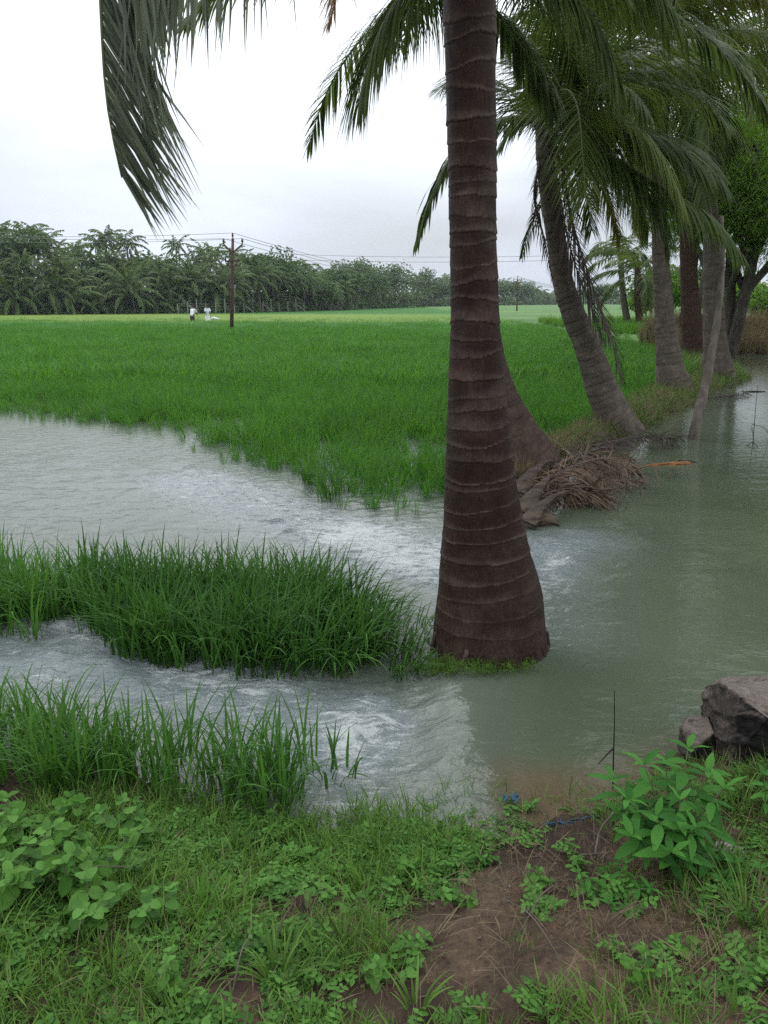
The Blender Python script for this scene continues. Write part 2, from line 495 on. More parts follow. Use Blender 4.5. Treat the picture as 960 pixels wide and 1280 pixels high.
def water_mat():
    m, nt = mat('muddy_green_water')
    L = nt.links.new
    g = N(nt, 'ShaderNodeNewGeometry')
    foam = N(nt, 'ShaderNodeAttribute', attribute_name='foam')
    turb = N(nt, 'ShaderNodeAttribute', attribute_name='turb')
    shal = N(nt, 'ShaderNodeAttribute', attribute_name='shallow')
    n0 = N(nt, 'ShaderNodeTexNoise', i_Scale=0.8, i_Detail=4.0)
    L(g.outputs['Position'], n0.inputs['Vector'])
    body = ramp(nt, [(0.35, (0.072, 0.094, 0.060)), (0.65, (0.094, 0.120, 0.078))])
    L(n0.outputs['Fac'], body.inputs[0])
    silt = N(nt, 'ShaderNodeMix', data_type='RGBA'); silt.inputs['B'].default_value = (0.165, 0.200, 0.206, 1)
    L(turb.outputs['Fac'], silt.inputs['Factor']); L(body.outputs[0], silt.inputs['A'])
    sh = N(nt, 'ShaderNodeMix', data_type='RGBA'); sh.inputs['B'].default_value = (0.105, 0.082, 0.050, 1)
    L(shal.outputs['Fac'], sh.inputs['Factor']); L(silt.outputs['Result'], sh.inputs['A'])
    p = N(nt, 'ShaderNodeBsdfPrincipled', i_Roughness=0.05, i_IOR=1.333)
    L(sh.outputs['Result'], p.inputs['Base Color'])
    mp = N(nt, 'ShaderNodeMapping'); mp.inputs['Scale'].default_value = (0.8, 1.3, 1.0); mp.inputs['Rotation'].default_value = (0, 0, 0.3)
    L(g.outputs['Position'], mp.inputs[0])
    w1 = N(nt, 'ShaderNodeTexNoise', i_Scale=9.0, i_Detail=3.0, i_Roughness=0.55, i_Distortion=0.5)
    w2 = N(nt, 'ShaderNodeTexNoise', i_Scale=34.0, i_Detail=3.0, i_Roughness=0.6)
    L(mp.outputs[0], w1.inputs['Vector']); L(mp.outputs[0], w2.inputs['Vector'])
    amp = N(nt, 'ShaderNodeMath', operation='MULTIPLY_ADD', i_1=1.0, i_2=0.16)
    L(turb.outputs['Fac'], amp.inputs[0]); amp.inputs[2].default_value = 0.11
    b1 = N(nt, 'ShaderNodeBump', i_Distance=0.03); L(w1.outputs['Fac'], b1.inputs['Height']); L(amp.outputs[0], b1.inputs['Strength'])
    b2 = N(nt, 'ShaderNodeBump', i_Distance=0.007); L(w2.outputs['Fac'], b2.inputs['Height']); L(amp.outputs[0], b2.inputs['Strength']); L(b1.outputs[0], b2.inputs['Normal'])
    L(b2.outputs[0], p.inputs['Normal'])
    # froth and painted reflections: broken up into threads and bubbles
    f1 = N(nt, 'ShaderNodeTexNoise', i_Scale=9.0, i_Detail=7.0, i_Roughness=0.64, i_Distortion=1.6)
    mf = N(nt, 'ShaderNodeMapping'); mf.inputs['Scale'].default_value = (0.42, 1.5, 1.0); mf.inputs['Rotation'].default_value = (0, 0, 0.28); L(g.outputs['Position'], mf.inputs[0])
    L(mf.outputs[0], f1.inputs['Vector'])
    f2 = N(nt, 'ShaderNodeTexVoronoi', i_Scale=85.0); L(g.outputs['Position'], f2.inputs['Vector'])
    fa = N(nt, 'ShaderNodeMath', operation='MULTIPLY_ADD', i_1=-0.40); L(f2.outputs['Distance'], fa.inputs[0]); f1m = N(nt, 'ShaderNodeMath', operation='MULTIPLY', i_1=2.6); L(f1.outputs['Fac'], f1m.inputs[0]); L(f1m.outputs[0], fa.inputs[2])
    fb = N(nt, 'ShaderNodeMath', operation='MULTIPLY_ADD', i_1=0.75); L(foam.outputs['Fac'], fb.inputs[0]); L(fa.outputs[0], fb.inputs[2])
    fr = ramp(nt, [(0.70, (0, 0, 0)), (0.92, (1, 1, 1))])
    fs = N(nt, 'ShaderNodeMath', operation='MULTIPLY', i_1=0.5); L(fb.outputs[0], fs.inputs[0]); L(fs.outputs[0], fr.inputs[0])
    fk = N(nt, 'ShaderNodeMath', operation='MULTIPLY', i_1=0.85)
    fg = N(nt, 'ShaderNodeMapRange'); fg.inputs['From Max'].default_value = 0.12; L(foam.outputs['Fac'], fg.inputs[0])
    fk2 = N(nt, 'ShaderNodeMath', operation='MULTIPLY'); L(fr.outputs[0], fk2.inputs[0]); L(fg.outputs[0], fk2.inputs[1])
    L(fk2.outputs[0], fk.inputs[0])
    d = N(nt, 'ShaderNodeBsdfPrincipled', i_Roughness=0.5); d.inputs['Base Color'].default_value = (0.50, 0.54, 0.54, 1)
    b3 = N(nt, 'ShaderNodeBump', i_Strength=0.8, i_Distance=0.01); L(fa.outputs[0], b3.inputs['Height']); L(b3.outputs[0], d.inputs['Normal'])
    mx = N(nt, 'ShaderNodeMixShader'); L(fk.outputs[0], mx.inputs[0]); L(p.outputs[0], mx.inputs[1]); L(d.outputs[0], mx.inputs[2])
    out(nt, mx.outputs[0])
    return m


def field_mat():
    m, nt = mat('distant_rice')
    L = nt.links.new
    g = N(nt, 'ShaderNodeNewGeometry')
    mp = N(nt, 'ShaderNodeMapping'); mp.inputs['Scale'].default_value = (0.35, 1.0, 1.0); L(g.outputs['Position'], mp.inputs[0])
    n1 = N(nt, 'ShaderNodeTexNoise', i_Scale=0.16, i_Detail=6.0, i_Roughness=0.6); L(mp.outputs[0], n1.inputs['Vector'])
    n2 = N(nt, 'ShaderNodeTexNoise', i_Scale=7.0, i_Detail=6.0, i_Roughness=0.7); L(g.outputs['Position'], n2.inputs['Vector'])
    r = ramp(nt, [(0.3, (0.032, 0.130, 0.020)), (0.7, (0.056, 0.185, 0.030))])
    L(n1.outputs['Fac'], r.inputs[0])
    y = N(nt, 'ShaderNodeAttribute', attribute_name='ripe')
    mx = N(nt, 'ShaderNodeMix', data_type='RGBA'); mx.inputs['B'].default_value = (0.165, 0.26, 0.048, 1)
    L(y.outputs['Fac'], mx.inputs['Factor']); L(r.outputs[0], mx.inputs['A'])
    f = N(nt, 'ShaderNodeMapRange'); f.inputs['From Min'].default_value = .3; f.inputs['From Max'].default_value = .7
    f.inputs['To Min'].default_value = 0.72; f.inputs['To Max'].default_value = 1.25; L(n2.outputs['Fac'], f.inputs[0])
    vs = N(nt, 'ShaderNodeVectorMath', operation='SCALE'); L(mx.outputs['Result'], vs.inputs[0]); L(f.outputs[0], vs.inputs['Scale'])
    p = N(nt, 'ShaderNodeBsdfPrincipled', i_Roughness=0.8); p.inputs['Specular IOR Level'].default_value = 0.1
    L(vs.outputs[0], p.inputs['Base Color'])
    b = N(nt, 'ShaderNodeBump', i_Strength=1.0, i_Distance=0.12); L(n2.outputs['Fac'], b.inputs['Height']); L(b.outputs[0], p.inputs['Normal'])
    out(nt, p.outputs[0])
    return m


def rock_mat():
    m, nt = mat('lichened_rock')
    L = nt.links.new
    t = N(nt, 'ShaderNodeTexCoord')
    mp = N(nt, 'ShaderNodeMapping'); mp.inputs['Scale'].default_value = (1, 1, 2.4); mp.inputs['Rotation'].default_value = (0, 0.25, 0.3); L(t.outputs['Object'], mp.inputs[0])
    n1 = N(nt, 'ShaderNodeTexNoise', i_Scale=5.0, i_Detail=8.0, i_Roughness=0.68, i_Distortion=0.6); L(mp.outputs[0], n1.inputs['Vector'])
    n2 = N(nt, 'ShaderNodeTexNoise', i_Scale=26.0, i_Detail=8.0, i_Roughness=0.75); L(mp.outputs[0], n2.inputs['Vector'])
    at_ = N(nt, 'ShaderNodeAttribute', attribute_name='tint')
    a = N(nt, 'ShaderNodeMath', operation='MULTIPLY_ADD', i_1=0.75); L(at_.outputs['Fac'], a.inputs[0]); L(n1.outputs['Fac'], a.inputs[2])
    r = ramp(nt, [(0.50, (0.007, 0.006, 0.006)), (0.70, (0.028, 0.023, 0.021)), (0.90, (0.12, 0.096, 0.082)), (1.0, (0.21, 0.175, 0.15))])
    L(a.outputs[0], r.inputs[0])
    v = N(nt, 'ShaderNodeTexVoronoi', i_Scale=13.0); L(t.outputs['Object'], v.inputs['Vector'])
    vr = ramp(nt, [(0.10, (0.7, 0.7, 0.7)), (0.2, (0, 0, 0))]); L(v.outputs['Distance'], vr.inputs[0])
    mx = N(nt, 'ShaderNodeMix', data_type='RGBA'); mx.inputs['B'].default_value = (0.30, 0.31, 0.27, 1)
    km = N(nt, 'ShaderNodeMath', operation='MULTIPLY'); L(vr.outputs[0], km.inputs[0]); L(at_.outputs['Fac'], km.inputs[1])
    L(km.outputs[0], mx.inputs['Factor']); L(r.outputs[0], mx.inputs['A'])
    f = N(nt, 'ShaderNodeMapRange'); f.inputs['From Min'].default_value = .3; f.inputs['From Max'].default_value = .7
    f.inputs['To Min'].default_value = 0.6; f.inputs['To Max'].default_value = 1.35; L(n2.outputs['Fac'], f.inputs[0])
    vs = N(nt, 'ShaderNodeVectorMath', operation='SCALE'); L(mx.outputs['Result'], vs.inputs[0]); L(f.outputs[0], vs.inputs['Scale'])
    p = N(nt, 'ShaderNodeBsdfPrincipled', i_Roughness=0.7); p.inputs['Specular IOR Level'].default_value = 0.35
    L(vs.outputs[0], p.inputs['Base Color'])
    b = N(nt, 'ShaderNodeBump', i_Strength=0.9, i_Distance=0.02); L(n2.outputs['Fac'], b.inputs['Height'])
    b2 = N(nt, 'ShaderNodeBump', i_Strength=0.8, i_Distance=0.05); L(n1.outputs['Fac'], b2.inputs['Height']); L(b.outputs[0], b2.inputs['Normal'])
    L(b2.outputs[0], p.inputs['Normal'])
    out(nt, p.outputs[0])
    return m


M['soil'] = soil_mat(); M['water'] = water_mat(); M['field'] = field_mat(); M['rock'] = rock_mat()

# ------------------------------------------------------------------ terrain functions
# line between the channel (higher water) and the flooded paddy, from the bank past the palms
LY = np.array([-50, 2.6, 4.0, 5.0, 6.0, 7.5, 8.6, 11.4, 14.2, 16.4, 19.5, 23, 27, 45, 200.])
LX = np.array([.44, .44, .47, .72, 1.02, 1.30, 1.55, 3.35, 5.0, 6.25, 8.2, 9.4, 10.4, 15.2, 60.])


def xline(y):
    return np.interp(y, LY, LX)


def shore(x):      # y of the near bank's waterline
    return np.interp(x, [-6, -2.0, -1.0, -0.45, -0.2, 0.1, 0.35, 0.6, 0.9, 1.2, 1.6, 2.2, 6], [2.95, 2.85, 2.80, 2.70, 2.60, 2.66, 2.72, 2.60, 2.58, 2.70, 2.95, 3.2, 3.6])


def treeline(x):   # y where the plantation begins
    return np.interp(x, [-400, -120, -48, -22, -8, 0, 21, 60, 200, 1500], [40, 62, 95, 112, 150, 190, 250, 330, 420, 900])


def ground_h(x, y):
    x = np.asarray(x, float); y = np.asarray(y, float)
    s = shore(x) + 0.05 * fbm(x * 3, y * 0 + 3, 3, 5) - y          # metres inland from the waterline
    wl = 0.0 + 0.10 * sstep(-0.3, 0.25, x - 0.42)
    bank = wl + 0.30 * sstep(-0.15, 1.35, s) - 0.03 + 0.035 * fbm(x * 2.2, y * 2.2, 4, 9) * sstep(0, .4, s)
    bank = bank + 0.12 * np.exp(-((x - 1.45) ** 2 + (y - 2.55) ** 2) / 0.14) + 0.05 * sstep(-0.5, -1.6, x)
    h = np.where(s > -0.15, bank, wl - 0.03 - 0.5 * sstep(0, 1.2, -(s + 0.15)))
    far = y - treeline(x)
    h = np.where(y > 20, -0.5 + 0.92 * sstep(-8, 2, far), h)
    # the ground beyond the channel on the right
    rb = sstep(29.5, 31.5, y + (x - 12) * 0.15) * sstep(9.5, 11.5, x) * (y > 20)
    h = np.maximum(h, -0.5 + 1.0 * rb)
    rb2 = sstep(0.5, 1.9, x - (.52 * y + .6)) * sstep(4.5, 7, y) * sstep(42, 34, y)
    h = np.where(rb2 > 0, np.maximum(h, -0.5 + 0.85 * rb2), h)
    return h


def fine_axis(lo, hi, step, lo_end, hi_end, growth=1.09):
    a = list(np.arange(lo, hi, step))
    s = step; x = a[-1]
    while x < hi_end:
        s *= growth; x += s; a.append(x)
    s = step; x = lo; b = []
    while x > lo_end:
        s *= growth; x -= s; b.append(x)
    return np.array(b[::-1] + a)


def grid_mesh(name, xs, ys, hfun, m, attrs=None, keep=None):
    X, Y = np.meshgrid(xs, ys, indexing='xy')
    Z = hfun(X, Y)
    V = np.stack([X, Y, Z], -1).reshape(-1, 3)
    ny, nx = X.shape
    idx = np.arange(nx * ny).reshape(ny, nx)
    F = np.stack([idx[:-1, :-1], idx[:-1, 1:], idx[1:, 1:], idx[1:, :-1]], -1).reshape(-1, 4)
    at_ = {k: f(X, Y).ravel() for k, f in (attrs or {}).items()}
    if keep is not None:
        c = V[F].mean(1)
        F = F[keep(c[:, 0], c[:, 1])]
        u, inv = np.unique(F, return_inverse=True)
        F = inv.reshape(F.shape); V = V[u]; at_ = {k: v[u] for k, v in at_.items()}
    return mesh_np(name, V, F, m, True, at_)


xs = fine_axis(-1.9, 1.9, 0.016, -3000, 3000, 1.10)
ys = fine_axis(1.0, 3.2, 0.016, -600, 3500, 1.09)
ground = ob('ground', grid_mesh('ground', xs, ys, lambda x, y: ground_h(x, y) + (0.020 * fbm(x * 9, y * 9, 5, 20, .6) + .010 * np.maximum(fbm(x * 30, y * 30, 3, 27), 0)) * (y < 6),
                                M['soil'], {'green': lambda x, y: sstep(20, 30, np.maximum(y, np.abs(x)))}))
ground['kind'] = 'structure'

# ------------------------------------------------------------------ water
def near_seg(x, y, pts, w):
    d = np.full(np.shape(x), 1e9)
    for (ax, ay), (bx, by) in zip(pts[:-1], pts[1:]):
        t = np.clip(((x - ax) * (bx - ax) + (y - ay) * (by - ay)) / ((bx - ax) ** 2 + (by - ay) ** 2 + 1e-9), 0, 1)
        d = np.minimum(d, np.hypot(x - ax - t * (bx - ax), y - ay - t * (by - ay)))
    return np.exp(-(d / w) ** 2)


def g2(px, py):
    p = gp(px, py)
    return (p.x, p.y)


Z_RAPID = ([g2(555, 700), g2(500, 690), g2(430, 670), g2(340, 640), g2(240, 600)], 0.50)
Z_RAPID2 = ([g2(720, 690), g2(660, 720), g2(600, 700), g2(520, 700)], 0.40)
Z_CHUTE = ([g2(470, 905), g2(440, 930), g2(455, 890)], 0.16)
Z_RUN = ([g2(400, 935), g2(330, 880), g2(250, 870), g2(150, 850), g2(0, 820), g2(-200, 790)], 0.35)
Z_TONGUE = ([g2(60, 775), g2(130, 790), g2(230, 840), g2(330, 862)], 0.16)


def f_turb(x, y):
    t = near_seg(x, y, *Z_RAPID) + near_seg(x, y, *Z_RAPID2) * 0.9 + near_seg(x, y, *Z_RUN) * 0.75
    t = t + near_seg(x, y, *Z_CHUTE) + 0.7 * near_seg(x, y, *Z_TONGUE)
    t = t + 0.30 * sstep(0.3, -0.3, x - xline(y)) * sstep(14, 9, y)          # open flood water on the left
    t = t + 0.35 * near_seg(x, y, [(1.0, 5.6), (1.2, 5.0), (1.05, 4.2)], 0.35)
    return np.clip(t, 0, 1)


def f_foam(x, y):
    n = 0.5 + 0.5 * fbm(x * 1.4 + 3, y * 1.4, 3, 31)
    f = 0.72 * near_seg(x, y, [g2(560, 700), g2(510, 700), g2(440, 670)], 0.50) * (.5 + n) + 0.27 * near_seg(x, y, *Z_RAPID) * (0.4 + n)
    f = f + 0.46 * near_seg(x, y, *Z_CHUTE) * (.55 + .9 * n) + 0.23 * near_seg(x, y, *Z_RUN) * (0.1 + 1.3 * n)
    f = f + 0.45 * near_seg(x, y, *Z_TONGUE) + 0.20 * near_seg(x, y, [g2(430, 940), g2(420, 985)], 0.2)
    f = f + 0.5 * near_seg(x, y, [g2(665, 668), g2(690, 652)], 0.10) + 0.35 * near_seg(x, y, [g2(700, 700), g2(680, 760)], 0.13)  # white reflections right of the first palm, painted into the foam mask
    f = f + 0.07 * sstep(13, 6, y) * sstep(0.4, -.4, x - xline(y)) * n
    return np.clip(f, 0, 1)


def w_level(x, y):
    s = xline(y) - x + .05 * fbm(x * 3, y * 3, 3, 15)
    drop = sstep(-0.06, 0.42, s)
    lvl = 0.10 * (1 - drop)
    return lvl


def w_h(x, y):
    t = f_turb(x, y)
    h = w_level(x, y)
    fade = sstep(60, 12, y)
    h = h + fade * 0.0022 * fbm(x * 4.5, y * 6, 3, 40) + fade * t * 0.034 * fbm(x * 5 + 1.5 * fbm(x * 2, y * 2, 2, 50), y * 7, 4, 43)
    ridg = 1 - np.abs(fbm(x * 3.2 + y * 1.2, y * 6.5 - x * 1.6, 3, 47))
    h = h + fade * t * 0.040 * (ridg - 0.7)
    sw = near_seg(x, y, [g2(520, 900), g2(560, 940)], 0.22)
    h = h + sw * 0.006 * fbm(x * 9 + y * 4, y * 2.5 - x * 1.0, 3, 61)
    h = h + 0.02 * near_seg(x, y, *Z_CHUTE) * (0.5 + fbm(x * 12, y * 12, 3, 77))
    return h


wx = fine_axis(-3.0, 2.4, 0.022, -2500, 2500, 1.06)
wy = fine_axis(2.2, 7.6, 0.022, 1.6, 3000, 1.05)
water = ob('water', grid_mesh('water', wx, wy, w_h, M['water'], {
    'foam': f_foam, 'turb': f_turb,
    'shallow': lambda x, y: sstep(0.42, 0.0, y - shore(x)) * sstep(0.3, 0.6, x)},
    keep=lambda x, y: y < treeline(x) + 3))
water['kind'] = 'structure'

# ------------------------------------------------------------------ scattered plant cover
_protos = {}


def proto_coll(name, meshes):
    c = bpy.data.collections.new(name)
    for i, me in enumerate(meshes):
        o = bpy.data.objects.new(f'{name}_{i:02d}', me)
        c.objects.link(o)
    return c


def scatter(name, P, rot, scl, coll, label, cat, kind='stuff', vid=None, xyscale=None):
    n = len(P)
    me = bpy.data.meshes.new(name)
    me.vertices.add(n); me.vertices.foreach_set('co', np.asarray(P, np.float32).ravel())
    a = me.attributes.new('rot', 'FLOAT_VECTOR', 'POINT'); a.data.foreach_set('vector', np.asarray(rot, np.float32).ravel())
    S = np.repeat(np.asarray(scl, np.float32)[:, None], 3, 1)
    if xyscale is not None: S[:, :2] *= np.asarray(xyscale)[:, None]
    a = me.attributes.new('scl', 'FLOAT_VECTOR', 'POINT'); a.data.foreach_set('vector', S.ravel())
    nv = len(coll.objects)
    v = rng.integers(0, nv, n) if vid is None else vid
    a = me.attributes.new('vid', 'INT', 'POINT'); a.data.foreach_set('value', np.asarray(v, np.int32))
    o = ob(name, me)
    g = bpy.data.node_groups.new(name + '_nodes', 'GeometryNodeTree')
    g.interface.new_socket('Geometry', in_out='INPUT', socket_type='NodeSocketGeometry')
    g.interface.new_socket('Geometry', in_out='OUTPUT', socket_type='NodeSocketGeometry')
    gi = g.nodes.new('NodeGroupInput'); go = g.nodes.new('NodeGroupOutput')
    ip = g.nodes.new('GeometryNodeInstanceOnPoints')
    ci = g.nodes.new('GeometryNodeCollectionInfo'); ci.inputs['Collection'].default_value = coll
    ci.inputs['Separate Children'].default_value = True; ci.inputs['Reset Children'].default_value = True
    ip.inputs['Pick Instance'].default_value = True

    def na(nm, dt):
        x = g.nodes.new('GeometryNodeInputNamedAttribute'); x.data_type = dt; x.inputs['Name'].default_value = nm
        return x.outputs['Attribute']
    er = g.nodes.new('FunctionNodeEulerToRotation')
    l = g.links.new
    l(na('rot', 'FLOAT_VECTOR'), er.inputs[0]); l(er.outputs[0], ip.inputs['Rotation'])
    l(na('scl', 'FLOAT_VECTOR'), ip.inputs['Scale']); l(na('vid', 'INT'), ip.inputs['Instance Index'])
    l(gi.outputs[0], ip.inputs['Points']); l(ci.outputs[0], ip.inputs['Instance'])
    l(ip.outputs[0], go.inputs[0])
    md = o.modifiers.new('scatter', 'NODES'); md.node_group = g
    tag(o, label, cat, kind=kind)
    return o


def rr(a, b, n=None):
    return rng.uniform(a, b, n)


def tuft(n, spread, hmin, hmax, wmin, wmax, lean, curl, m, k=5, name='tuft', fold=0):
    r = spread * np.sqrt(rr(0, 1, n)); th = rr(0, 2 * np.pi, n)
    base = np.stack([r * np.cos(th), r * np.sin(th), np.zeros(n)], -1)
    az = th + rr(-1.0, 1.0, n)
    C, S, Nn = blades(base, az, rr(hmin, hmax, n), rr(wmin, wmax, n), rr(0.02, lean, n), rr(0.1, curl, n) ** 1.0, k, fold=fold)
    V, F, A = strips(C, S, rr(0, 1, n), fold, Nn)
    return mesh_np(name, V, F, m, True, {'tint': A})


# rice of the large field: hills of leaves standing in water
rice_far = proto_coll('rice_hill_far', [tuft(22, 0.11, .26, .56, .012, .020, .5, 1.2, M['rice'], 4) for _ in range(6)])
rice_mid = proto_coll('rice_hill_mid', [tuft(24, 0.08, .22, .50, .007, .012, .6, 1.5, M['rice'], 5) for _ in range(10)])


# near edge of the field, photograph pixels of the stem feet
EDGE = [(-400, 512), (0, 517), (60, 527), (140, 530), (210, 545), (262, 574), (330, 592), (398, 604), (425, 634), (480, 640), (552, 644), (610, 640)]
ex = np.array([g2(*p)[0] for p in EDGE]); ey = np.array([g2(*p)[1] for p in EDGE])
RE = [(628, 628), (690, 572), (752, 536), (790, 520), (815, 505), (838, 470), (845, 445), (820, 425), (800, 415)]


def field_inside(x, y):
    near = np.interp(x, ex, ey)
    right = xline(y) - 0.12 - 0.02 * y
    return (y > near) & (x < right)


def pix(x, y, z):
    d = y * CP - (z - CAMZ) * SP
    u = y * SP + (z - CAMZ) * CP
    return 480 + FPX * x / d, 640 - FPX * u / d


def gapf(x, y):
    g = np.exp(-((x - .05) / 1.15) ** 2 - ((y - 10.3) / 1.1) ** 2) + np.exp(-((x - 2.75) / .7) ** 2 - ((y - 10.6) / 1.2) ** 2)
    g = g + .8 * np.exp(-((x + 2.6) / 1.0) ** 2 - ((y - 12.4) / .8) ** 2) + .6 * np.exp(-((x + 6.6) / 2.0) ** 2 - ((y - 15.2) / .7) ** 2)
    return np.clip(g * (.75 + .8 * fbm(x * 1.5, y * 1.5, 2, 8)), 0, 1)


def field_pts(y0, y1, step, jit):
    xs_ = np.arange(-0.62 * y1 - 2, 0.62 * y1 + 2, step); ys_ = np.arange(y0, y1, step)
    X, Y = np.meshgrid(xs_, ys_)
    X = X.ravel() + rr(-jit, jit, X.size); Y = Y.ravel() + rr(-jit, jit, Y.size)
    k = field_inside(X, Y) & (np.abs(X) < 0.58 * Y + 2.5)
    X, Y = X[k], Y[k]
    # thin stand where the flood broke in, ragged edge
    near = np.interp(X, ex, ey); dist = Y - near
    thin = fbm(X * 0.9, Y * 0.7, 3, 60) * 0.5 + 0.5
    pu, pv = pix(X, Y, 0.0)
    gap = gapf(X, Y)
    pk = np.clip(0.12 + dist * .55 + .6 * (fbm(X * 1.6, Y * 1.2, 2, 61) > .12), 0, 1) * np.clip(1.0 - gap * .92 - 0.35 * (thin < 0.3), 0.06, 1)
    k = rr(0, 1, len(X)) < pk
    return X[k], Y[k], near[k]


def rot_for(n, tilt=0.15):
    return np.stack([rr(-tilt, tilt, n), rr(-tilt, tilt, n), rr(0, 6.28, n)], -1)


def hvar(x, y):
    return 1 + 0.32 * fbm(x * 0.7, y * 0.5, 4, 70)


x1, y1, _ = field_pts(6, 21, 0.15, 0.075)
k = rr(0, 1, len(x1)) < 1 - sstep(18, 21, y1)
x1, y1 = x1[k], y1[k]
P = np.stack([x1, y1, np.full(len(x1), -0.02)], -1)
scatter('rice_stand', P, rot_for(len(P), .35), hvar(x1, y1) * rr(.62, 1.1, len(P)) * (.62 + .38 * sstep(0, 1.6, y1 - np.interp(x1, ex, ey))) * (1 - .4 * gapf(x1, y1)), rice_mid, 'dense bright green young rice standing in the flooded field, seen blade by blade', 'rice')
x2, y2, _ = field_pts(17, 82, 0.24, 0.12)
k = rr(0, 1, len(x2)) < sstep(17, 20, y2)
x2, y2 = x2[k], y2[k]
k = rr(0, 1, len(x2)) < 1 - .9 * sstep(40, 80, y2)
x2, y2 = x2[k], y2[k]
P = np.stack([x2, y2, np.full(len(x2), 0.0)], -1)
scatter('rice_stand', P, rot_for(len(P), .15), hvar(x2, y2) * rr(.85, 1.1, len(P)), rice_far, 'even green rice in the middle of the wide field beyond the flood', 'rice', xyscale=np.full(len(P), 1.6))


def ripe(x, y):
    _, pv = pix(x, y, 0.42)
    n = 0.5 + 0.5 * fbm(x * 0.05, y * 0.09, 3, 80)
    left = sstep(40, 0, x + 10 + 0)
    return np.clip(sstep(62, 74, y + 6 * n) * sstep(118, 98, y + 8 * n) * (0.25 + 0.75 * left) + 0.35 * sstep(150, 190, y) * n, 0, 1)


fy = np.concatenate([np.arange(30, 70, 0.5), 70 * 1.03 ** np.arange(0, 135)])
fx = np.concatenate([-(60 * 1.06 ** np.arange(1, 60))[::-1], np.arange(-60, 60, 0.6), 60 * 1.06 ** np.arange(0, 60)])
field = ob('field', grid_mesh('field', fx, fy, lambda x, y: 0.12 + 0.25 * sstep(30, 60, y) + 0.03 * fbm(x * .8, y * .8, 3, 90) * (y < 150),
                              M['field'], {'ripe': ripe},
                              keep=lambda x, y: (x < xline(y) - 0.55 - 0.02 * y) & (y < treeline(x) + 2)))
field['kind'] = 'structure'

# tall clumps of rice in the flood: blades drawn one by one
def poly_sample(poly, n, z=0.0):
    pts = [g2(*p) for p in poly]
    xs_ = np.array([p[0] for p in pts]); ys_ = np.array([p[1] for p in pts])
    out_x, out_y = [], []
    while len(out_x) < n:
        x = rr(xs_.min(), xs_.max(), 4000); y = rr(ys_.min(), ys_.max(), 4000)
        ins = np.zeros(4000, bool); j = len(pts) - 1
        for i in range(len(pts)):
            c = ((ys_[i] > y) != (ys_[j] > y)) & (x < (xs_[j] - xs_[i]) * (y - ys_[i]) / (ys_[j] - ys_[i] + 1e-12) + xs_[i])
            ins ^= c; j = i
        out_x += list(x[ins]); out_y += list(y[ins])
    return np.array(out_x[:n]), np.array(out_y[:n])


def tall_clump(name, poly, ntuft, nb, label, hmul=1.0, flow=0.0, wmin=.009, wmax=.016, z0=-0.02):
    tx, ty = poly_sample(poly, ntuft)
    n = ntuft * nb
    ti = np.repeat(np.arange(ntuft), nb)
    th = rr(0, 6.283, n); r = 0.075 * np.sqrt(rr(0, 1, n))
    bx_, by_ = tx[ti] + r * np.cos(th), ty[ti] + r * np.sin(th)
    base = np.stack([bx_, by_, np.maximum(ground_h(bx_, by_) - .01, z0)], -1)
    # flow pushes the outer blades towards the lower right of the clump
    az = th + rr(-1.2, 1.2, n)
    push = flow * sstep(-0.9, 0.3, tx[ti])
    hx = np.cos(az) + push * 1.6; hy = np.sin(az) - push * 0.7
    az = np.arctan2(hy, hx)
    th_h = (0.85 + 0.3 * rr(0, 1, ntuft))[ti]
    length = rr(.30, .64, n) * hmul * th_h
    lean = rr(.03, .34, n) + push * 0.30
    curl = rr(.15, 1.9, n) ** 1.1 * (1 + 0.6 * push)
    C, S, Nn = blades(base, az, length, rr(wmin, wmax, n), lean, curl, 7, fold=0.3)
    tw = rr(-.5, .5, n)
    V, F, A = strips(C, S, np.clip(rr(0, 1, n) * .7 + .3 * rr(0, 1, ntuft)[ti], 0, 1), .3, Nn)
    o = ob(name, mesh_np(name, V, F, M['rice_near'], True, {'tint': A}))
    return tag(o, label, 'rice', kind='stuff')


tall_clump('rice_clump', [(-260, 715), (0, 728), (95, 742), (95, 795), (40, 796), (-260, 800)], 150, 14, 'tall green rice at the edge of the clump island, cut off by a tongue of rushing water', flow=.15, hmul=.82)
tall_clump('rice_clump', [(85, 738), (300, 742), (415, 745), (458, 775), (475, 812), (466, 840), (430, 850), (370, 850), (250, 838), (165, 822), (105, 790)], 330, 13,
           'long island of tall dark green rice between two streams of flood water', flow=.7, hmul=.79)
tall_clump('rice_clump', [(-200, 890), (0, 900), (150, 935), (260, 955), (385, 950), (400, 1005), (330, 1020), (200, 1010), (0, 1000), (-200, 1000)], 135, 11,
           'sparser tall rice growing along the near bank beside the foaming runoff', hmul=.68, flow=.25, wmin=.009, wmax=.015)
# single leaves bent by the stream right of the island and in front of the field
tall_clump('rice_clump', [(470, 760), (530, 780), (535, 850), (500, 850), (490, 800)], 14, 9, 'thin bent rice stems lying in the current beside the ringed palm', hmul=.5, flow=.6)
tall_clump('rice_clump', [(410, 958), (432, 958), (432, 1000), (410, 1000)], 3, 5, 'few upright rice blades standing alone beside the foam at the bank', hmul=.42)
tall_clump('rice_clump', [(380, 600), (425, 612), (425, 634), (395, 630)], 14, 10, 'loose rice leaning into the flood at the corner of the large field', hmul=.75, flow=.5)

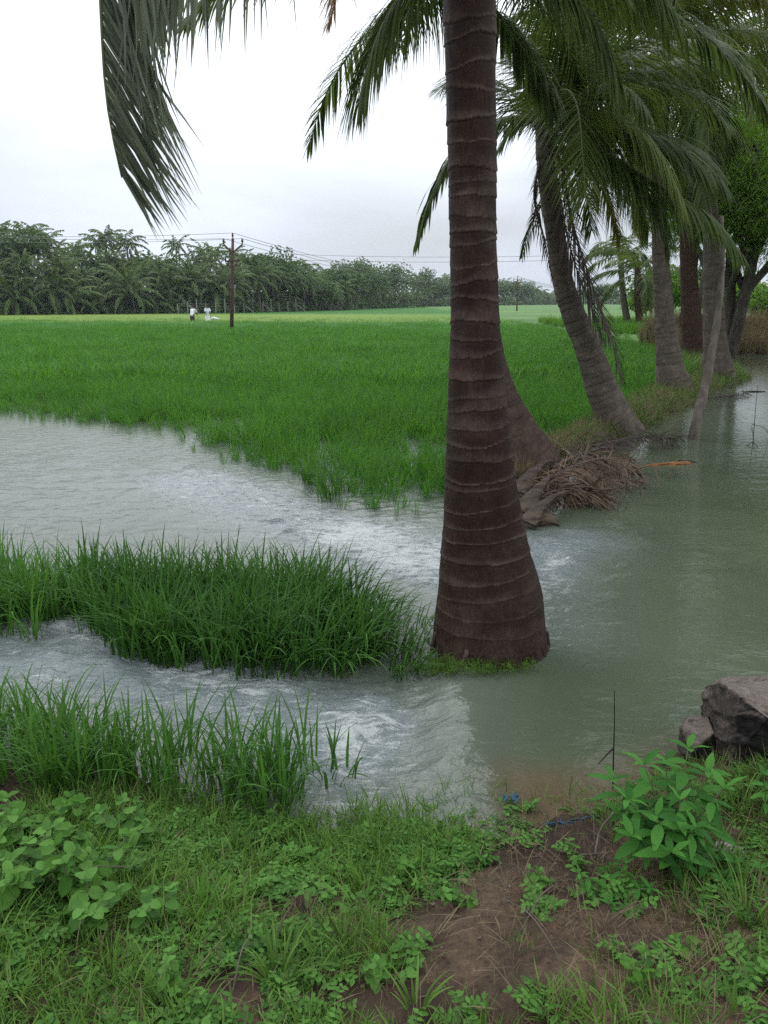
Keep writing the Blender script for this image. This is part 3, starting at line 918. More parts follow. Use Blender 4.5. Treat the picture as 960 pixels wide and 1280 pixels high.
# ------------------------------------------------------------------ palms
def trunk_mesh(name, P, rad, spacing, m, base_loc, ring=0.006, nth=64, nz=220, invert=False, fib=0.0, seed=0, rag=0.0):
    """ringed palm trunk along centreline P (world), radii rad -> local mesh. Rings are real relief."""
    P = np.asarray([list(p) for p in P], float); rad = np.asarray(rad, float)
    C = catmull(P, nz)
    s0 = np.concatenate([[0], np.cumsum(np.linalg.norm(np.diff(P, axis=0), axis=1))])
    s = np.concatenate([[0], np.cumsum(np.linalg.norm(np.diff(C, axis=0), axis=1))])
    r = np.interp(s, s0 / s0[-1] * s[-1], rad)
    for _ in range(8):
        r[1:-1] = (r[:-2] + 2 * r[1:-1] + r[2:]) / 4
    T = unit(np.gradient(C, axis=0))
    sx = unit(np.cross(T, np.array([0, 1.0, 0]))); sy = np.cross(T, sx)
    th = np.linspace(0, 2 * np.pi, nth, endpoint=False)
    S, TH = np.meshgrid(s, th, indexing='ij')
    rg = np.random.default_rng(seed + 11)
    # ring positions, irregular, each a wavy line round the stem
    pos = []; q = spacing * 0.6
    while q < s[-1]:
        pos.append(q); q += spacing * rg.uniform(.55, 1.4)
    D = np.zeros_like(S); scar = np.zeros_like(S)
    for i, q in enumerate(pos):
        a1, p1, p2, p3 = rg.uniform(.05, .19) * spacing, rg.uniform(0, 6.3), rg.uniform(0, 6.3), rg.uniform(0, 6.3)
        c = q + a1 * np.sin(TH + p1) + a1 * .5 * np.sin(2 * TH + p2) + a1 * .2 * np.sin(5 * TH + p3)
        c = c + 0.004 * fbm(TH * 6, S * 0 + i, 3, seed)
        d = S - c
        bt = rg.uniform(-.05, .26)
        w = spacing * rg.uniform(.14, .52) * (1 + .9 * np.sin(TH + p2))        # a lens, thick on one side
        w = np.maximum(w, spacing * 0.06)
        amp = rg.uniform(.45, 1.15)
        edge = sstep(-spacing * .035, spacing * .02, d)            # sharp lower rim of the scar, ledge sloping back above it
        D += ring * amp * edge * np.exp(-np.clip(d, 0, 9) / (w * .9))
        D -= ring * .35 * amp * np.exp(-((d + spacing * .07) / (spacing * .05)) ** 2)
        scar = np.maximum(scar, sstep(-spacing * .03, spacing * .01, d) * np.exp(-(np.clip(d, 0, 9) / w) ** 4) * (0.35 + 0.65 * np.exp(-(d / (spacing * .07)) ** 2)) * (.6 + .4 * amp))
    tone = np.interp(S + .03 * np.sin(TH + 1.3), np.repeat(pos, 2) + np.tile([-.004, .004], len(pos)), np.repeat(rg.uniform(0, .26, len(pos)), 2).take(np.clip(np.arange(2 * len(pos)) + 1, 0, 2 * len(pos) - 1)))
    fade = 1 - 0.72 * sstep(1.0, 0.25, S) * (fib > 0)
    D = D * fade; scar = scar * (0.30 + 0.70 * fade)
    D += 0.0035 * fbm(np.cos(TH) * 3 + 7, S * 6 + np.sin(TH) * 3, 4, seed + 5)
    D += r[:, None] * 0.03 * fbm(np.cos(TH) * 1.2, S * 2 + np.sin(TH) * 1.2, 3, seed + 2)
    if fib:   # root fibres: vertical cracks in the swollen foot
        k = sstep(0.42, 0.0, S)
        D += fib * k * (np.abs(fbm(TH * 11 + fbm(S * 9, TH * 3, 2, 6), S * 2.2, 3, seed + 8)) - 0.25) + fib * .5 * sstep(.3, 0, S) * fbm(TH * 26, S * 4, 3, seed + 9)
        scar = np.maximum(scar * (1 - .5 * k), 0.45 * k * (np.abs(fbm(TH * 11, S * 2.2, 3, seed + 8)) > .25))
    Rr = r[:, None] + D
    scar = np.clip(scar + tone * (.4 + .6 * fbm(TH * 1.5, S * 3, 3, seed + 21)), 0, 1)
    V = C[:, None] + Rr[..., None] * (np.cos(TH)[..., None] * sx[:, None] + np.sin(TH)[..., None] * sy[:, None])
    if invert: scar = np.clip(scar * 1.0, 0, 1)
    V = V.reshape(-1, 3) - np.array(base_loc)
    idx = np.arange(len(s) * nth).reshape(len(s), nth)
    F = np.stack([idx[:-1], np.roll(idx, -1, 1)[:-1], np.roll(idx, -1, 1)[1:], idx[1:]], -1).reshape(-1, 4)
    return mesh_np(name, V, F, m, True, {'scar': scar.ravel()}), pos


def frond_parts(P, nleaf=75, L=0.62, w=0.03, droop=1.2, fwd=(0.5, 1.15), seed=0, segs=4, pet=0.14, vee=0.25, rr0=0.022, side0=None, one_side=0.0, jitter=0.2, chaos=0.03, foldside=0.0):
    """leaflets and rachis of one frond along the curve P"""
    rg = np.random.default_rng(seed)
    C = catmull(P, 60)
    T = unit(np.gradient(C, axis=0))
    up = np.array([0, 0, 1.0])
    s = np.cross(T[0], up)
    if np.linalg.norm(s) < 0.15: s = np.array([1.0, 0, 0])
    if side0 is not None: s = np.array(side0, float)
    SS = []
    for i in range(60):
        s = s - T[i] * np.dot(s, T[i]); s = s / (np.linalg.norm(s) + 1e-9); SS.append(s)
    SS = np.array(SS)
    if foldside: SS = unit(np.array([1.0, 0, -.15]) - T * (T @ np.array([1.0, 0, -.15]))[:, None])
    NN = np.cross(SS, T)
    u = np.linspace(pet, 0.995, nleaf)
    u = np.concatenate([u, u + 0.4 * (u[1] - u[0])]); u = np.clip(u + rg.normal(0, .15 / nleaf, len(u)), 0, 1)
    sg = np.concatenate([np.ones(nleaf), -np.ones(nleaf)])
    f = u * 59; i = np.minimum(f.astype(int), 58); fr = (f - i)[:, None]
    b = C[i] * (1 - fr) + C[i + 1] * fr
    t = unit(T[i] * (1 - fr) + T[i + 1] * fr); sd = SS[i]; nn = NN[i]
    uu = (u - pet) / (1 - pet)
    prof = np.interp(uu, [0, .12, .4, .8, 1], [.55, .85, 1, .72, .34])
    Ln = L * prof * rg.uniform(1 - jitter, 1 + jitter, len(u))
    fa = np.interp(uu, [0, 1], fwd) + rg.normal(0, .06, len(u))
    sgn = np.where(sg < 0, -1 + 2 * foldside, 1)
    d = unit(sd * (sgn * np.cos(fa))[:, None] + t * np.sin(fa)[:, None] + nn * (vee + rg.normal(0, .07, len(u)))[:, None])
    d = unit(d + rg.normal(0, 1, d.shape) * chaos)
    dr = droop * rg.uniform(.75 - chaos, 1.25 + chaos, len(u)) * np.interp(uu, [0, 1], [1.1, .8])
    K = segs + 1
    pts = np.zeros((len(u), K, 3)); pts[:, 0] = b; dd = np.zeros_like(pts); cur = d.copy(); dd[:, 0] = d
    for k in range(1, K):
        cur = unit(cur + np.array([0, 0, -1.0]) * (dr / segs)[:, None] + rg.normal(0, .03, (len(u), 3)))
        pts[:, k] = pts[:, k - 1] + cur * (Ln / segs)[:, None]; dd[:, k] = cur
    wd = t[:, None] - dd * np.sum(t[:, None] * dd, -1, keepdims=True) + 0.25 * nn[:, None]
    wd = unit(wd)
    wp = np.interp(np.linspace(0, 1, K), [0, .2, .6, 1], [.55, 1, .75, .04])
    S = wd * (w * 0.5 * wp)[None, :, None] * rg.uniform(.8, 1.15, len(u))[:, None, None]
    keep = rg.random(len(u)) > 0.03
    if one_side: keep &= ~((sg < 0) & (rg.random(len(u)) < one_side))
    V, F, A = strips(pts[keep], S[keep], rg.random(len(u))[keep])
    rad = np.interp(np.linspace(0, 1, 24), [0, .1, .5, 1], [rr0 * 1.6, rr0, rr0 * .6, rr0 * .12])
    rV, rF = tube(catmull(P, 24), rad, 6)
    return (V, F, A), (rV, rF)


_fc = [0]


def add_frond(palm, P, lm='frond', rm='rachis', label=None, **kw):
    base = np.array(palm.location)
    _fc[0] += 1
    kw.setdefault('seed', _fc[0])
    (V, F, A), (rV, rF) = frond_parts([list(p) for p in P], **kw)
    o = ob('frond', mesh_np('frond', V - base, F, M[lm], True, {'tint': A}), palm)
    if label: o['label'] = label
    ob('rachis', mesh_np('rachis', rV - base, rF, M[rm], True, {'tint': np.full(len(rV), .5)}), o)
    return o


def arc(crown, az, up, length, droop, n=5, seed=0):
    """generic frond curve from the crown: azimuth, start elevation, length, bending"""
    P = [Vector(crown)]; e = up
    for i in range(n):
        d = Vector((math.cos(az) * math.cos(e), math.sin(az) * math.cos(e), math.sin(e)))
        P.append(P[-1] + d * (length / n)); e -= droop / n * (0.7 + 0.6 * i / n)
    return P


# palm 1: the ringed trunk in front
Y1 = 4.02
rows = [(836, 533, 690), (815, 536, 688), (780, 538, 684), (745, 542, 680), (700, 547, 667), (650, 552, 655), (600, 554, 645), (550, 556, 639), (500, 558, 634), (450, 561, 630), (400, 563, 626),
        (300, 561, 622), (200, 559, 622), (100, 556, 621), (0, 553, 621), (-140, 551, 620), (-330, 548, 618)]
C1 = []; R1 = []
for y, a, b in rows:
    pa, pb = at(a, y, Y1), at(b, y, Y1)
    C1.append((pa + pb) / 2); R1.append((pb - pa).length / 2 * 0.955)
C1[0].z = min(C1[0].z, -0.08)
base1 = Vector((C1[0].x, Y1, 0.0))
palm1 = thing('coconut_palm', 'thick dark brown ringed coconut trunk standing in the water in front of everything', 'palm tree', base1)
me, rings = trunk_mesh('trunk', C1, R1, 0.088, M['trunk1'], base1, ring=0.0065, nth=200, nz=620, fib=0.03, seed=3)
ob('trunk', me, palm1)
crown1 = C1[-1] + Vector((0.0, 0, 0.1))
# ragged root skirt round the foot
for i in range(34):
    a = i / 34 * 6.283 + random.uniform(-.08, .08)
    r0 = R1[0] * random.uniform(.93, 1.0)
    c = Vector((C1[0].x, Y1, 0))
    p0 = c + Vector((math.cos(a) * r0 * .94, math.sin(a) * r0 * .94, random.uniform(.10, .22)))
    p1 = c + Vector((math.cos(a) * r0 * 1.01, math.sin(a) * r0 * 1.01, random.uniform(.04, .08)))
    p2 = c + Vector((math.cos(a + .05) * r0 * 1.08, math.sin(a + .05) * r0 * 1.08, -.05))
    V, F = tube(catmull([p0, p1, p2], 7), [random.uniform(.007, .013)] * 7, 6)
    ob('root', mesh_np('root', V - np.array(base1), F, M['root'], True, {'tint': np.full(len(V), .5)}), palm1)
# pale lichen-like specks and a few white spots on the bark are part of its look
kw1 = dict(nleaf=110, L=0.82, w=0.024, segs=5)
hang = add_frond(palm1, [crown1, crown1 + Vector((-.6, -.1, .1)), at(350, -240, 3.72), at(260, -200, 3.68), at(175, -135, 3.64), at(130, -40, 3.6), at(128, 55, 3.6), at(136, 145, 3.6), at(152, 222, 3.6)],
          droop=.30, fwd=(0.55, 1.02), side0=(0, 0, -1), vee=0.0, pet=.22, foldside=.93, lm='frondglare', label='glare-painted frond hanging straight down beside the field', **{**kw1, 'L': .84, 'nleaf': 125, 'w': .020, 'seed': 99})
add_frond(palm1, [crown1, crown1 + Vector((-.5, -.4, .2)), at(420, -300, 3.3), at(350, -260, 3.1), at(270, -200, 3.05), at(200, -120, 3.0), at(165, -30, 3.0)], lm='frondglare', droop=.9, side0=(0, 0, -1), foldside=.85, fwd=(0.4, .95), **{**kw1, 'L': .78, 'nleaf': 120, 'w': .022, 'seed': 98})
add_frond(palm1, [crown1, crown1 + Vector((-.5, .5, .5)), at(400, -260, 4.6), at(365, -190, 4.8), at(330, -130, 4.9)], droop=1.8, **{**kw1, 'L': .75})
for az, up, ln, dr in [(1.9, .9, 3.6, 1.5), (1.0, .9, 3.8, 1.5), (.25, .7, 3.8, 1.5), (-.5, .8, 3.8, 1.5), (-1.3, .75, 3.8, 1.5), (-2.1, .8, 3.8, 1.6), (2.7, .9, 3.7, 1.35), (.6, 1.2, 3.5, 1.0), (3.6, 1.2, 3.4, 1.0), (-1.0, 1.25, 3.3, .9)]:
    add_frond(palm1, arc(crown1, az, up, ln, dr), droop=1.2, nleaf=60, L=.75, w=.036, segs=3)


def palm(label, foot_px, foot_z, pts, widths, spacing, mkey, fronds_custom, fronds_generic, seed, crown_px=None, nth=64, nz=260, ring=.010, L=.68, w=.034, nleaf=70, mats=('frond',), cl=2.6, group=None, fib=0.0, nfill=0):
    """pts: photograph pixels with distance (px, py, Y) up the trunk; widths in px"""
    P = [at(*p) for p in pts]
    rad = [wd / FPX * (p.y * CP - (p.z - CAMZ) * SP) / 2 for wd, p in zip(widths, P)]
    base = gp(*foot_px, foot_z)
    base = Vector((P[0].x, P[0].y, foot_z))
    t = thing('coconut_palm', label, 'palm tree', base, group)
    P.append(P[-1] + (P[-1] - P[-2]).normalized() * .55); rad.append(rad[-1] * .45)
    me, _ = trunk_mesh('trunk', P, rad, spacing, M[mkey], base, ring=ring, nth=nth, nz=nz, seed=seed, fib=fib)
    ob('trunk', me, t)
    crown = P[-2]
    for fr in fronds_custom:
        k = dict(nleaf=nleaf, L=L, w=w); k.update(fr[1] if len(fr) > 1 else {})
        add_frond(t, [crown] + [at(*q) for q in fr[0]], **k)
    for i, (az, up, ln, dr) in enumerate(fronds_generic):
        add_frond(t, arc(crown, az, up, ln, dr), lm=mats[i % len(mats)], nleaf=nleaf, L=L, w=w, segs=3, droop=1.3)
    return t, crown


def ring_of(n, seed, up=(.1, 1.2), ln=(2.6, 3.6), dr=(1.2, 2.0), skip=None):
    rg = random.Random(seed); o = []
    for i in range(n):
        az = i * 2.39996 + rg.uniform(-.2, .2)
        az = (az + math.pi) % (2 * math.pi) - math.pi
        e = up[0] + (up[1] - up[0]) * (i / max(n - 1, 1))
        o.append((az, e, rg.uniform(*ln), rg.uniform(*dr)))
    return o


# palm 2: behind the first, root foot spreading, trunk leans behind it
palm2, cr2 = palm('coconut palm with a wide grey brown foot rising behind the ringed trunk', (640, 600), 0.05,
     [(655, 612, 8.5), (648, 585, 8.5), (633, 545, 8.5), (619, 500, 8.5), (610, 450, 8.5), (603, 380, 8.5), (597, 250, 8.5), (594, 120, 8.5), (592, -10, 8.5)],
     [112, 104, 80, 58, 42, 36, 32, 30, 28], .10, 'trunk2',
     [([(545, -40, 8.3), (500, -5, 8.1), (468, 55, 8.0), (452, 120, 7.95)], dict(L=1.0, w=.020, droop=1.9, nleaf=105)),
      ([(565, -30, 8.8), (525, -10, 9.2), (490, 20, 9.4), (468, 60, 9.6)], dict(L=.95, droop=2.0, nleaf=120, w=.020)),
      ([(545, -75, 8.1), (480, -60, 7.8), (430, -25, 7.6), (412, 25, 7.5)], dict(L=.50, w=.020, droop=1.1, lm='frondorange', label='yellow and orange drying frond')),
      ([(625, 20, 8.7), (655, 60, 8.8), (680, 105, 8.9), (690, 140, 8.9)], dict(L=.6, droop=1.8)),
      ([(640, -40, 8.2), (700, -20, 8.0), (745, 30, 7.9), (765, 90, 7.8)], dict(L=.95, droop=1.9, nleaf=120, w=.020)),
      ([(625, -80, 8.2), (690, -90, 8.0), (780, -60, 7.7), (835, 10, 7.6)], dict(L=.95, droop=1.9, nleaf=120, w=.020)),
      ([(600, -70, 9.6), (640, -60, 10.4), (690, -10, 11), (720, 60, 11.3)], dict(L=.95, droop=1.9, nleaf=120, w=.020)),
      ], [(az, e, l, d) for az, e, l, d in ring_of(22, 2, up=(.15, 1.35), dr=(1.2, 1.7))], 5, fib=.02, nz=260)

# palm 3: the leaning one with a skirt of dead fronds
palm3, cr3 = palm('leaning coconut palm with grey dead fronds hanging down its curved trunk', (770, 535), 0.15,
     [(780, 546, 11.3), (770, 527, 11.3), (752, 484, 11.3), (735, 435, 11.3), (716, 390, 11.3), (702, 345, 11.3), (694, 290, 11.3), (685, 235, 11.3), (680, 185, 11.3)],
     [54, 45, 38, 32, 28, 25, 23, 22, 21], .115, 'trunk3',
     [([(662, 150, 11.1), (620, 150, 10.9), (575, 180, 10.7), (543, 235, 10.6), (522, 300, 10.5)], dict(L=.62, droop=2.0, nleaf=90, w=.036)),
      ([(690, 130, 10.8), (708, 112, 10.3), (722, 135, 9.8), (728, 190, 9.5), (732, 250, 9.3)], dict(L=1.0, w=.020, droop=1.05, fwd=(.25, .9), nleaf=120, lm='frondgreen', rr0=.02, vee=-.1, label='broad pale green frond fanning towards the water')),
      ([(715, 165, 11.0), (765, 195, 10.8), (830, 235, 10.6), (890, 272, 10.4), (925, 315, 10.3)], dict(L=.95, droop=2.1, nleaf=125, w=.020, rr0=.024, lm='frond')),
      ([(700, 200, 11.1), (716, 280, 10.9), (738, 350, 10.8), (762, 415, 10.75), (776, 470, 10.7)], dict(L=.62, droop=.9, nleaf=60, w=.022, lm='fronddead', rm='rachisdead', fwd=(.7, 1.3), label='dead grey frond hanging along the trunk')),
      ([(694, 215, 11.0), (708, 290, 10.8), (722, 340, 10.75), (740, 385, 10.7), (752, 420, 10.7)], dict(L=.55, droop=1.0, nleaf=50, w=.020, lm='fronddead', rm='rachisdead', fwd=(.8, 1.3), label='dead grey frond hanging along the trunk')),
      ([(672, 215, 11.2), (668, 250, 11.1), (680, 300, 11.1), (690, 345, 11.0)], dict(L=.3, droop=1.6, nleaf=30, lm='fronddead', rm='rachisdead', fwd=(.9, 1.4), label='bare dead frond stalk beside the trunk')),
      ([(684, 240, 11.5), (672, 265, 11.7), (660, 292, 11.9), (652, 320, 12)], dict(L=.35, droop=1.8, nleaf=40, lm='frond')),
      ([(700, 120, 11.4), (745, 75, 11.6), (800, 70, 11.8), (850, 105, 12)], dict(L=.95, droop=1.9, nleaf=120, w=.020)),
      ([(705, 150, 11.0), (760, 140, 10.7), (815, 180, 10.4), (850, 250, 10.2)], dict(L=.95, droop=1.9, lm='frondgreen', nleaf=120, w=.020)),
      ([(670, 130, 11.4), (660, 60, 11.5), (640, 30, 11.6), (610, 25, 11.7)], dict(L=.7, droop=1.5)),
      ([(690, 110, 11.6), (700, 30, 12), (730, -30, 12.3), (780, -50, 12.5)], dict(L=.75, droop=1.5)),
      ([(690, 110, 11.0), (710, 20, 10.6), (760, -10, 10.2), (820, 20, 9.9)], dict(L=.75, droop=1.6)),
      ([(700, 170, 11.8), (730, 190, 12.4), (760, 240, 12.8), (775, 300, 13)], dict(L=.75, droop=1.7, lm='frondyellow', label='yellowing frond hanging low'))],
     [(1.5, 1.1, 2.8, 1.1), (-1.2, 1.2, 2.6, 1.0), (.4, 1.3, 2.6, .9), (-.6, .9, 2.8, 1.8), (.1, .8, 2.9, 2.0), (.9, .6, 2.9, 1.8), (-.2, .3, 2.6, 1.6), (.5, .1, 2.5, 1.6), (2.2, 1.0, 2.6, 1.5)] + [q for q in ring_of(16, 31, up=(-.1, 1.0), ln=(2.2, 2.9), dr=(1.4, 2.0)) if math.cos(q[0]) > .15], 6, nz=320, fib=.01, L=.95, w=.020, nleaf=115)

# palm 4: straight, on the bank
palm4, cr4 = palm('straight grey coconut palm with a flared foot on the bank edge past the leaning one', (840, 497), 0.2,
     [(845, 505, 16.2), (842, 485, 16.2), (836, 450, 16.2), (831, 400, 16.2), (826, 330, 16.2), (824, 230, 16.2), (827, 130, 16.2), (830, 55, 16.2)],
     [50, 42, 31, 24, 20, 18, 17, 16], .12, 'trunk3',
     [([(860, 75, 16), (900, 66, 15.6), (945, 78, 15.3), (990, 110, 15)], dict(L=.85, droop=1.9, lm='frondgreen', rm='rachis', nleaf=80, label='arching pale green frond in front of the feathery tree')),
      ([(800, 100, 16), (760, 130, 15.7), (720, 175, 15.5), (700, 230, 15.3)], dict(L=.9, droop=1.9)),
      ([(800, 60, 16), (750, 60, 15.8), (700, 100, 15.5), (680, 150, 15.4)], dict(L=.9, droop=1.9)),
      ([(815, 110, 15.8), (805, 170, 15.5), (800, 235, 15.3), (805, 290, 15.3)], dict(L=.8, droop=1.7, lm='frondyellow')),
      ([(850, 100, 16), (862, 160, 15.9), (858, 220, 15.9), (850, 270, 15.9)], dict(L=.8, droop=1.7)),
      ([(800, 20, 16), (760, -10, 15.6), (700, 10, 15.2), (660, 50, 15)], dict(L=.9, droop=1.8, lm='frondgreen')),
      ([(850, 20, 15.8), (890, -20, 15.2), (940, -20, 14.8), (980, 40, 14.5)], dict(L=.9, droop=1.9, lm='frondyellow', label='yellowing frond high above the bank'))],
     ring_of(27, 4, up=(-.7, 1.2), ln=(3, 4.2)), 8, L=1.0, w=.032, nleaf=84, mats=('frond', 'frondgreen', 'frond'))

# palms 5, 6 and slimmer neighbours further along the bank
palm5, _ = palm('brown coconut palm in the middle of the row, half hidden behind two paler trunks', (872, 440), 0.3,
     [(870, 447, 26), (867, 425, 26), (863, 380, 26), (860, 320, 26), (858, 220, 26), (858, 130, 26)],
     [34, 28, 22, 19, 17, 16], .12, 'trunk4', [], ring_of(26, 5, up=(-.8, 1.2), ln=(3.6, 4.8)), 12, L=1.0, w=.05, nleaf=50, nth=32, nz=150)
palm6, _ = palm('pale coconut palm beside the stake, its foot thick with grass at the channel', (898, 478), 0.25,
     [(900, 486, 19), (898, 468, 19), (894, 430, 19), (891, 370, 19), (889, 300, 19), (886, 200, 19), (884, 60, 19)],
     [46, 38, 28, 23, 19, 17, 16], .12, 'trunk3', [([(905, 20, 18.6), (935, -10, 18), (970, 20, 17.5), (1000, 90, 17)], dict(L=.9, droop=1.8, lm='frondyellow')),
      ([(860, 60, 18.4), (840, 90, 18), (815, 150, 17.7), (805, 210, 17.6)], dict(L=.9, droop=1.8))],
     ring_of(16, 6, up=(-.2, 1.2), ln=(3.4, 4.4)), 14, L=1.0, w=.036, nleaf=56, nth=40, nz=160, mats=('frond', 'frondyellow', 'frondgreen', 'frond'))
palm(  'slender coconut palm between the brown one and the branching tree', (850, 425), 0.3,
     [(852, 432, 31), (856, 400, 31), (864, 350, 31), (870, 280, 31), (872, 200, 31)],
     [18, 14, 12, 11, 10], .14, 'trunk4', [], ring_of(20, 9, up=(-.8, 1.2), ln=(3.4, 4.6)), 16, L=1.0, w=.055, nleaf=46, nth=24, nz=80, mats=('frond',))
palm('far leaning grey palm whose fronds reach over the field', (785, 408), 0.3,
     [(787, 410, 50), (783, 395, 50), (779, 370, 50), (777, 345, 50), (776, 322, 50)],
     [9.5, 8.5, 7.5, 7, 7], .2, 'trunk3', [([(760, 312, 49), (742, 315, 48), (728, 328, 48)], dict(L=1.1, droop=1.8, w=.10, nleaf=36)), ([(790, 312, 49), (803, 318, 48), (812, 335, 48)], dict(L=1.1, droop=1.8, w=.10, nleaf=36))],
     ring_of(9, 10, up=(-.1, 1.1), ln=(3.0, 4.0)), 17, L=1.0, w=.10, nleaf=30, nth=20, nz=60)
palm('short dark brown palm beside the white rimmed trough', (800, 415), 0.3,
     [(800, 417, 44), (799, 400, 44), (797, 370, 44), (797, 342, 44)],
     [10, 9, 8, 8], .2, 'trunk4', [], ring_of(10, 11, up=(-.4, 1.1), ln=(2.8, 3.6)), 18, L=1.0, w=.10, nleaf=30, nth=20, nz=60)

# ------------------------------------------------------------------ embankment under the palm row
def emb_mesh():
    ys_ = np.concatenate([np.arange(7.6, 14, .1), np.arange(14, 60, .35)])
    us = np.linspace(-1, 1, 22)
    Y, U = np.meshgrid(ys_, us, indexing='ij')
    hw = np.interp(Y, [7.6, 9, 12, 20, 60], [.25, .36, .55, 1.05, 2.4]) + .1 * fbm(Y * .9, U, 3, 33)
    X = xline(Y) + .05 + U * hw
    Z = -0.12 + (0.34 + .02 * (Y > 16)) * (1 - np.abs(U) ** 2.6) + .05 * fbm(X * 2, Y * 2, 4, 34)
    V = np.stack([X, Y, Z], -1).reshape(-1, 3)
    idx = np.arange(V.shape[0]).reshape(Y.shape)
    F = np.stack([idx[:-1, :-1], idx[:-1, 1:], idx[1:, 1:], idx[1:, :-1]], -1).reshape(-1, 4)
    return mesh_np('embankment', V, F, M['soil'], True, {'green': np.zeros(len(V))})


emb = ob('embankment', emb_mesh()); emb['kind'] = 'structure'

grass_p = proto_coll('grass_tuft', [tuft(15, .05, .05, .17, .0035, .0075, 1.25, 1.5, M['grass'], 5) for _ in range(10)])
dry_p = proto_coll('dry_tuft', [tuft(9, .06, .04, .13, .0018, .0035, 1.6, .5, M['straw'], 4) for _ in range(5)])
reed_p = proto_coll('reed_tuft', [tuft(26, .12, .5, 1.2, .012, .022, .4, .8, M['reed'], 4) for _ in range(4)])


def creeper(m, n, size, name='weed'):
    """a small round-leaved weed: stems with paired leaves"""
    mb = MB()
    for s in range(n):
        az = rr(0, 6.28); ln = rr(.4, 1) * size
        P = catmull([(0, 0, 0), (math.cos(az) * ln * .4, math.sin(az) * ln * .4, .35 * size * rr(.6, 1.2)), (math.cos(az) * ln, math.sin(az) * ln, .4 * size * rr(.4, 1.3))], 6)
        V, F = tube(P, np.linspace(.0016, .0008, 6), 4, cap=False); mb.add(V, F, .6)
        for j in range(1, 6):
            for sgn in (-1, 1):
                la = az + sgn * rr(.7, 1.5); lw = rr(.010, .016) * size / .1; ll = lw * rr(1.4, 1.9)
                d = np.array([math.cos(la), math.sin(la), rr(-.1, .5)]); d /= np.linalg.norm(d)
                t = np.linspace(0, 1, 5)[:, None]
                C = P[j] + d * t * ll * 1.1 + np.array([0, 0, -.3]) * ll * t ** 2
                side = np.cross(d, [0, 0, 1.0]); side /= np.linalg.norm(side)
                wp = np.array([.15, .85, 1, .7, .05])
                V, F, A = strips(C[None], (side[None] * (wp * lw * .5)[:, None])[None], [rr(0, 1)], .25, np.array([0, 0, 1.0])[None, None].repeat(5, 1))
                mb.add(V, F, A)
    return mb.mesh(name, m)


weed_p = proto_coll('creeping_weed', [creeper(M['weed'], 6, .11) for _ in range(7)])


def on_bank(n, x0, x1, y0, y1):
    x = rr(x0, x1, n); y = rr(y0, y1, n)
    return x, y


def cover(x, y):
    """how much the near bank is overgrown: 0 bare earth .. 1 lush"""
    pu, pv = pix(x, y, .25)
    c = np.ones_like(pu) * .9

    def blob(cx, cy, rx, ry, a):
        return a * np.exp(-((pu - cx) / rx) ** 2 - ((pv - cy) / ry) ** 2)
    c = c - sstep(540, 640, pu) * .34
    c = c - blob(660, 1060, 95, 75, .8) - blob(560, 1150, 70, 60, .85) - blob(580, 1240, 110, 60, .5) - blob(290, 1235, 70, 50, .9) - blob(455, 1245, 90, 45, .8)
    c = c - blob(380, 1085, 65, 30, .7) - blob(800, 1180, 100, 50, .35) - blob(150, 1170, 30, 20, .4) - blob(760, 1260, 180, 40, .3)
    c = c + blob(520, 1035, 90, 45, .35) + blob(880, 1110, 60, 40, .3)
    c = c + .5 * fbm(x * 4.2, y * 4.2, 4, 101)
    return np.clip(c, 0, 1)


def zg(x, y):
    return ground_h(x, y)


x, y = on_bank(30000, -2.6, 2.6, 1.0, 2.75)
k = (y < shore(x) + .03) & (rr(0, 1, len(x)) < cover(x, y) ** 1.6 * .5) & (x > -1.4 - 0) & (x < 1.6)
x, y = x[k], y[k]
P = np.stack([x, y, zg(x, y) - .01], -1)
gs = rr(.3, .95, len(P)) ** 1.3 * (.62 + .5 * cover(x, y))
scatter('bank_grass', P, rot_for(len(P), .35), gs, grass_p, 'tangled short green grass covering the near bank', 'grass')
print('grass', len(P))
x, y = on_bank(5600, -1.6, 1.7, 1.0, 2.6)
k = (y < shore(x) - .03) & (rr(0, 1, len(x)) < np.clip(cover(x, y) * .5 + .05, 0, 1) * (.22 + .62 * (fbm(x * 4, y * 4, 3, 120) > 0)) * (1 - .5 * sstep(560, 640, pix(x, y, .25)[0])))
x, y = x[k], y[k]
P = np.stack([x, y, zg(x, y)], -1)
scatter('bank_weeds', P, rot_for(len(P), .25), rr(.3, 1.0, len(P)), weed_p, 'low round leaved creeping weeds among the bank grass', 'weeds')
x, y = on_bank(9000, -1.6, 1.9, 1.0, 2.75)
pu, pv = pix(x, y, .25)
k = (y < shore(x) + .02) & (rr(0, 1, len(x)) * 1.7 < .05 + .40 * sstep(540, 700, pu) * (.4 + .6 * (fbm(x * 5, y * 5, 2, 33) > -.05)) + .12 * (fbm(x * 3, y * 3, 3, 140) > .1))
x, y = x[k], y[k]
P = np.stack([x, y, zg(x, y) + .004], -1)
scatter('dry_straw', P, rot_for(len(P), .3), rr(.4, 1.1, len(P)), dry_p, 'dry straw and dead grass lying over the reddish earth', 'straw')

